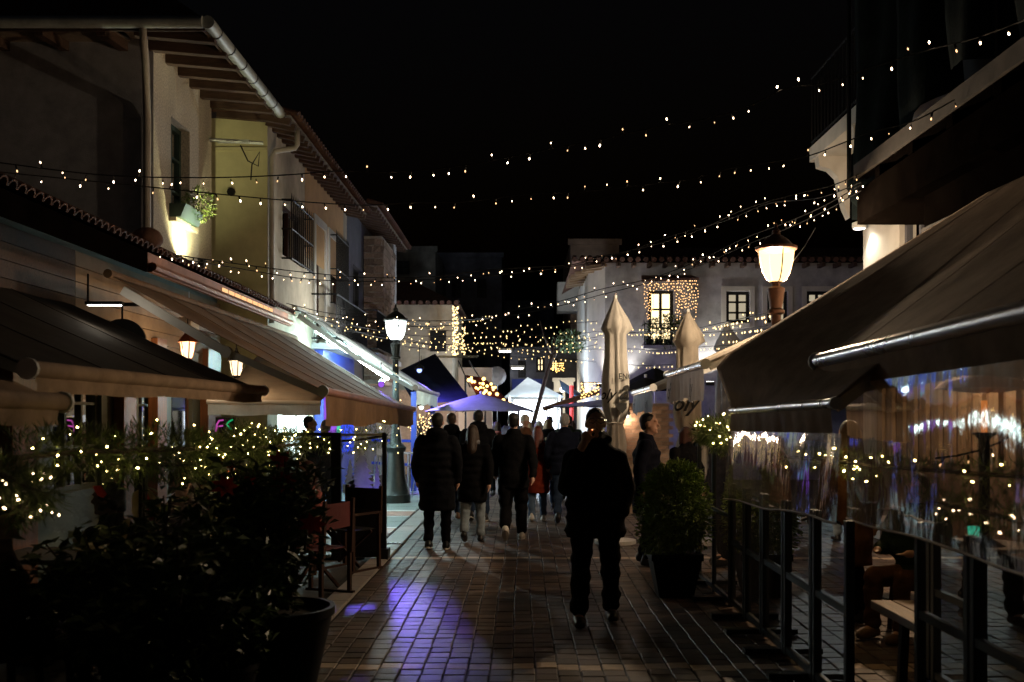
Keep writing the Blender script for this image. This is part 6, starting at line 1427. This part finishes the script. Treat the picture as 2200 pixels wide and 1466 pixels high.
# walkers seen from behind
WG = "walkers heading down the street"
person("man in long black hooded puffer coat walking away on white-soled shoes", -1.1, 12.9, 1.76, 0, 'charcoal', .5, 'black', SHOE_B, 'black', 'short', SOLE, .03, 1.1, True, group=WG, wide=1.05)
person("long-haired woman in black jacket and pale jeans walking away", -.68, 13.6, 1.6, -.05, 'black', .6, 'ljeans', SHOE_B, 'brown', 'long', None, .13, 1.08, group=WG, scarf='grey', wide=1.02, legw=1.1)
person("man in black overcoat and wide trousers walking in white trainers", -.12, 13.8, 1.76, 0, 'black', .72, 'black', SHOE_W, 'black', 'short', SOLE, .2, 1.02, group=WG, wide=1.06, legw=1.25)
person("tall man in dark hooded coat between the long-haired woman and the overcoat man", -.72, 16.3, 1.82, 0, 'charcoal', .7, 'djeans', SHOE_B, 'black', 'short', SOLE, .1, 1.05, True, group=WG, wide=1.08)
person("man in dark jacket and jeans walking ahead of the puffer coat man", -1.18, 16.6, 1.77, .1, 'black', .72, 'djeans', SHOE_BR, 'brown', 'short', None, .12, 1.0, True, group=WG)
person("red-haired woman in long rust quilted coat, jeans and white trainers", .25, 16.3, 1.56, 0, 'rust', .52, 'jeans', SHOE_W, 'red', 'long', None, .05, 1.1, group=WG, wide=.98)
person("woman in pale knitted bobble beanie ahead of the rust coat", .05, 18.0, 1.74, 0, 'brown', .7, 'djeans', SHOE_B, 'blonde', 'beanie', None, .06, 1.05, group=WG)
person("grey-haired man in dark jacket and blue jeans beside the rust coat", .68, 16.0, 1.76, 0, 'navy', .78, 'djeans', SHOE_B, 'grey', 'short', None, .12, 1.04, group=WG, wide=1.06)
person("woman with fur-trimmed hood among the farther walkers", .48, 18.6, 1.66, 0, 'black', .6, 'djeans', SHOE_B, 'blonde', 'long', None, .05, 1.1, True, group=WG, scarf='cream')
person("grey-haired woman in the far crowd before the bright stall", .35, 21.0, 1.62, 0, 'brown', .6, 'black', SHOE_B, 'grey', 'bob', None, .05, group=WG, vox=.028)
person("dark-haired man in the far crowd before the bright stall", .62, 22.5, 1.72, 0, 'black', .7, 'black', SHOE_B, 'black', 'short', None, .05, group=WG, vox=.028)
person("stocky man in dark parka in the far crowd", .95, 20.5, 1.74, 0, 'dgreen', .65, 'djeans', SHOE_B, 'black', 'short', None, .08, 1.1, group=WG, vox=.028)
person("woman with pink scarf far down the street under the violet parasol", -.55, 21.5, 1.6, .3, 'brown', .6, 'black', SHOE_B, 'brown', 'bob', None, .05, group=WG, vox=.028, scarf='pink')
person("short woman in cream coat deep in the far crowd", .15, 22.8, 1.6, .2, 'cream', .6, 'black', SHOE_B, 'blonde', 'long', None, .06, group=WG, vox=.028)
person("tall man in grey coat deep in the far crowd", -.2, 23.6, 1.8, -.1, 'grey', .7, 'black', SHOE_B, 'brown', 'short', None, .08, group=WG, vox=.028)
person("woman in green jacket at the far crowd's right edge", 1.15, 23.0, 1.63, .1, 'dgreen', .7, 'jeans', SHOE_B, 'brown', 'bob', None, .06, group=WG, vox=.028)
# right-hand side
person("man with cropped hair in navy coat standing in profile past the box shrub", 1.44, 11.5, 1.75, -math.pi / 2 - .25, 'navy', .6, 'black', SHOE_B, 'black', 'short', None, .04, 1.05, face=True, head_turn=.0)
person("brown-haired person standing behind the garland on the tall glass screen", 2.42, 13.2, 1.66, 2.0, 'charcoal', .7, 'black', SHOE_B, 'brown', 'curly', None, 0)
person("grey-haired person beside the garland on the tall glass screen", 2.14, 13.0, 1.58, .5, 'charcoal', .7, 'black', SHOE_B, 'auburn', 'bob', None, 0)
person("person in brown skirt-length coat and black boots inside the right terrace", 2.7, 8.2, 1.68, .4, 'brown', .52, 'black', SHOE_B, 'brown', 'long', None, .04)
def stool(label, x, y, z=.42):
    t = thing("stool", label, "stool", (x, y, 0), "plain wooden stools"); b = MB(); b.bx(x - .2, x + .2, y - .2, y + .2, z - .03, z); b.build("seat", M['wood_c'], t)
    for a in (-1, 1):
        for c_ in (-1, 1): b = MB(); b.bar((x + a * .17, y + c_ * .17, 0), (x + a * .15, y + c_ * .15, z - .03), .035, .035); b.build("leg", M['wood_c'], t)
SA = [[(-.2, 0, 1.39), (-.26, .08, 1.14), (-.16, .33, 1.14)], [(.2, 0, 1.39), (.26, .08, 1.14), (.16, .33, 1.14)]]
for lb_, x, y, rz, ct, lg, hr, hs_, sh_ in (
    ("seated person in dark coat and brown boots beside the right terrace table", 3.15, 7.9, 2.2, 'dgreen', 'brown', 'brown', 'long', SHOE_BR),
    ("red-haired woman in dull pink jacket seated before the end screen", -2.2, 10.2, 2.2, 'pink', 'black', 'auburn', 'long', SHOE_B),
    ("person in black leather jacket seated beside the black director chair", -2.42, 10.95, 2.7, 'black', 'black', 'black', 'short', SHOE_B),
    ("curly-haired girl looking out through the glass fence", -2.95, 8.6, -2.4, 'charcoal', 'djeans', 'auburn', 'curly', SHOE_B),
    ("dark-haired person seated behind the snowy fir painting", -3.3, 11.0, 2.8, 'black', 'black', 'black', 'short', SHOE_B),
    ("dark figure seated at the terrace's near corner in a brown jacket", -2.95, 5.6, -1.0, 'brown', 'black', 'black', 'short', SHOE_B),
    ("black-haired figure seated with back to the snowman painting", -2.85, 6.9, 1.5, 'black', 'black', 'black', 'curly', SHOE_B)):
    person(lb_, x, y, 1.68, rz, ct, .8, lg, sh_, hr, hs_, None, 0, 1.05, seated=True, arms=SA, face=True)
    if 'red-haired' not in lb_: stool("plain stool under the " + lb_.split(" looking")[0].split(" seated")[0].replace("seated ", ""), x, y)
person("bearded man in profile against the bright shop window", -3.35, 15.6, 1.72, -1.4, 'charcoal', .7, 'black', SHOE_B, 'black', 'short', None, 0, face=True)
person("person in grey cap beside the man at the bright shop window", -3.15, 16.0, 1.66, 1.0, 'charcoal', .7, 'black', SHOE_B, 'grey', 'short', None, 0)
bpy.data.scenes.remove(work)
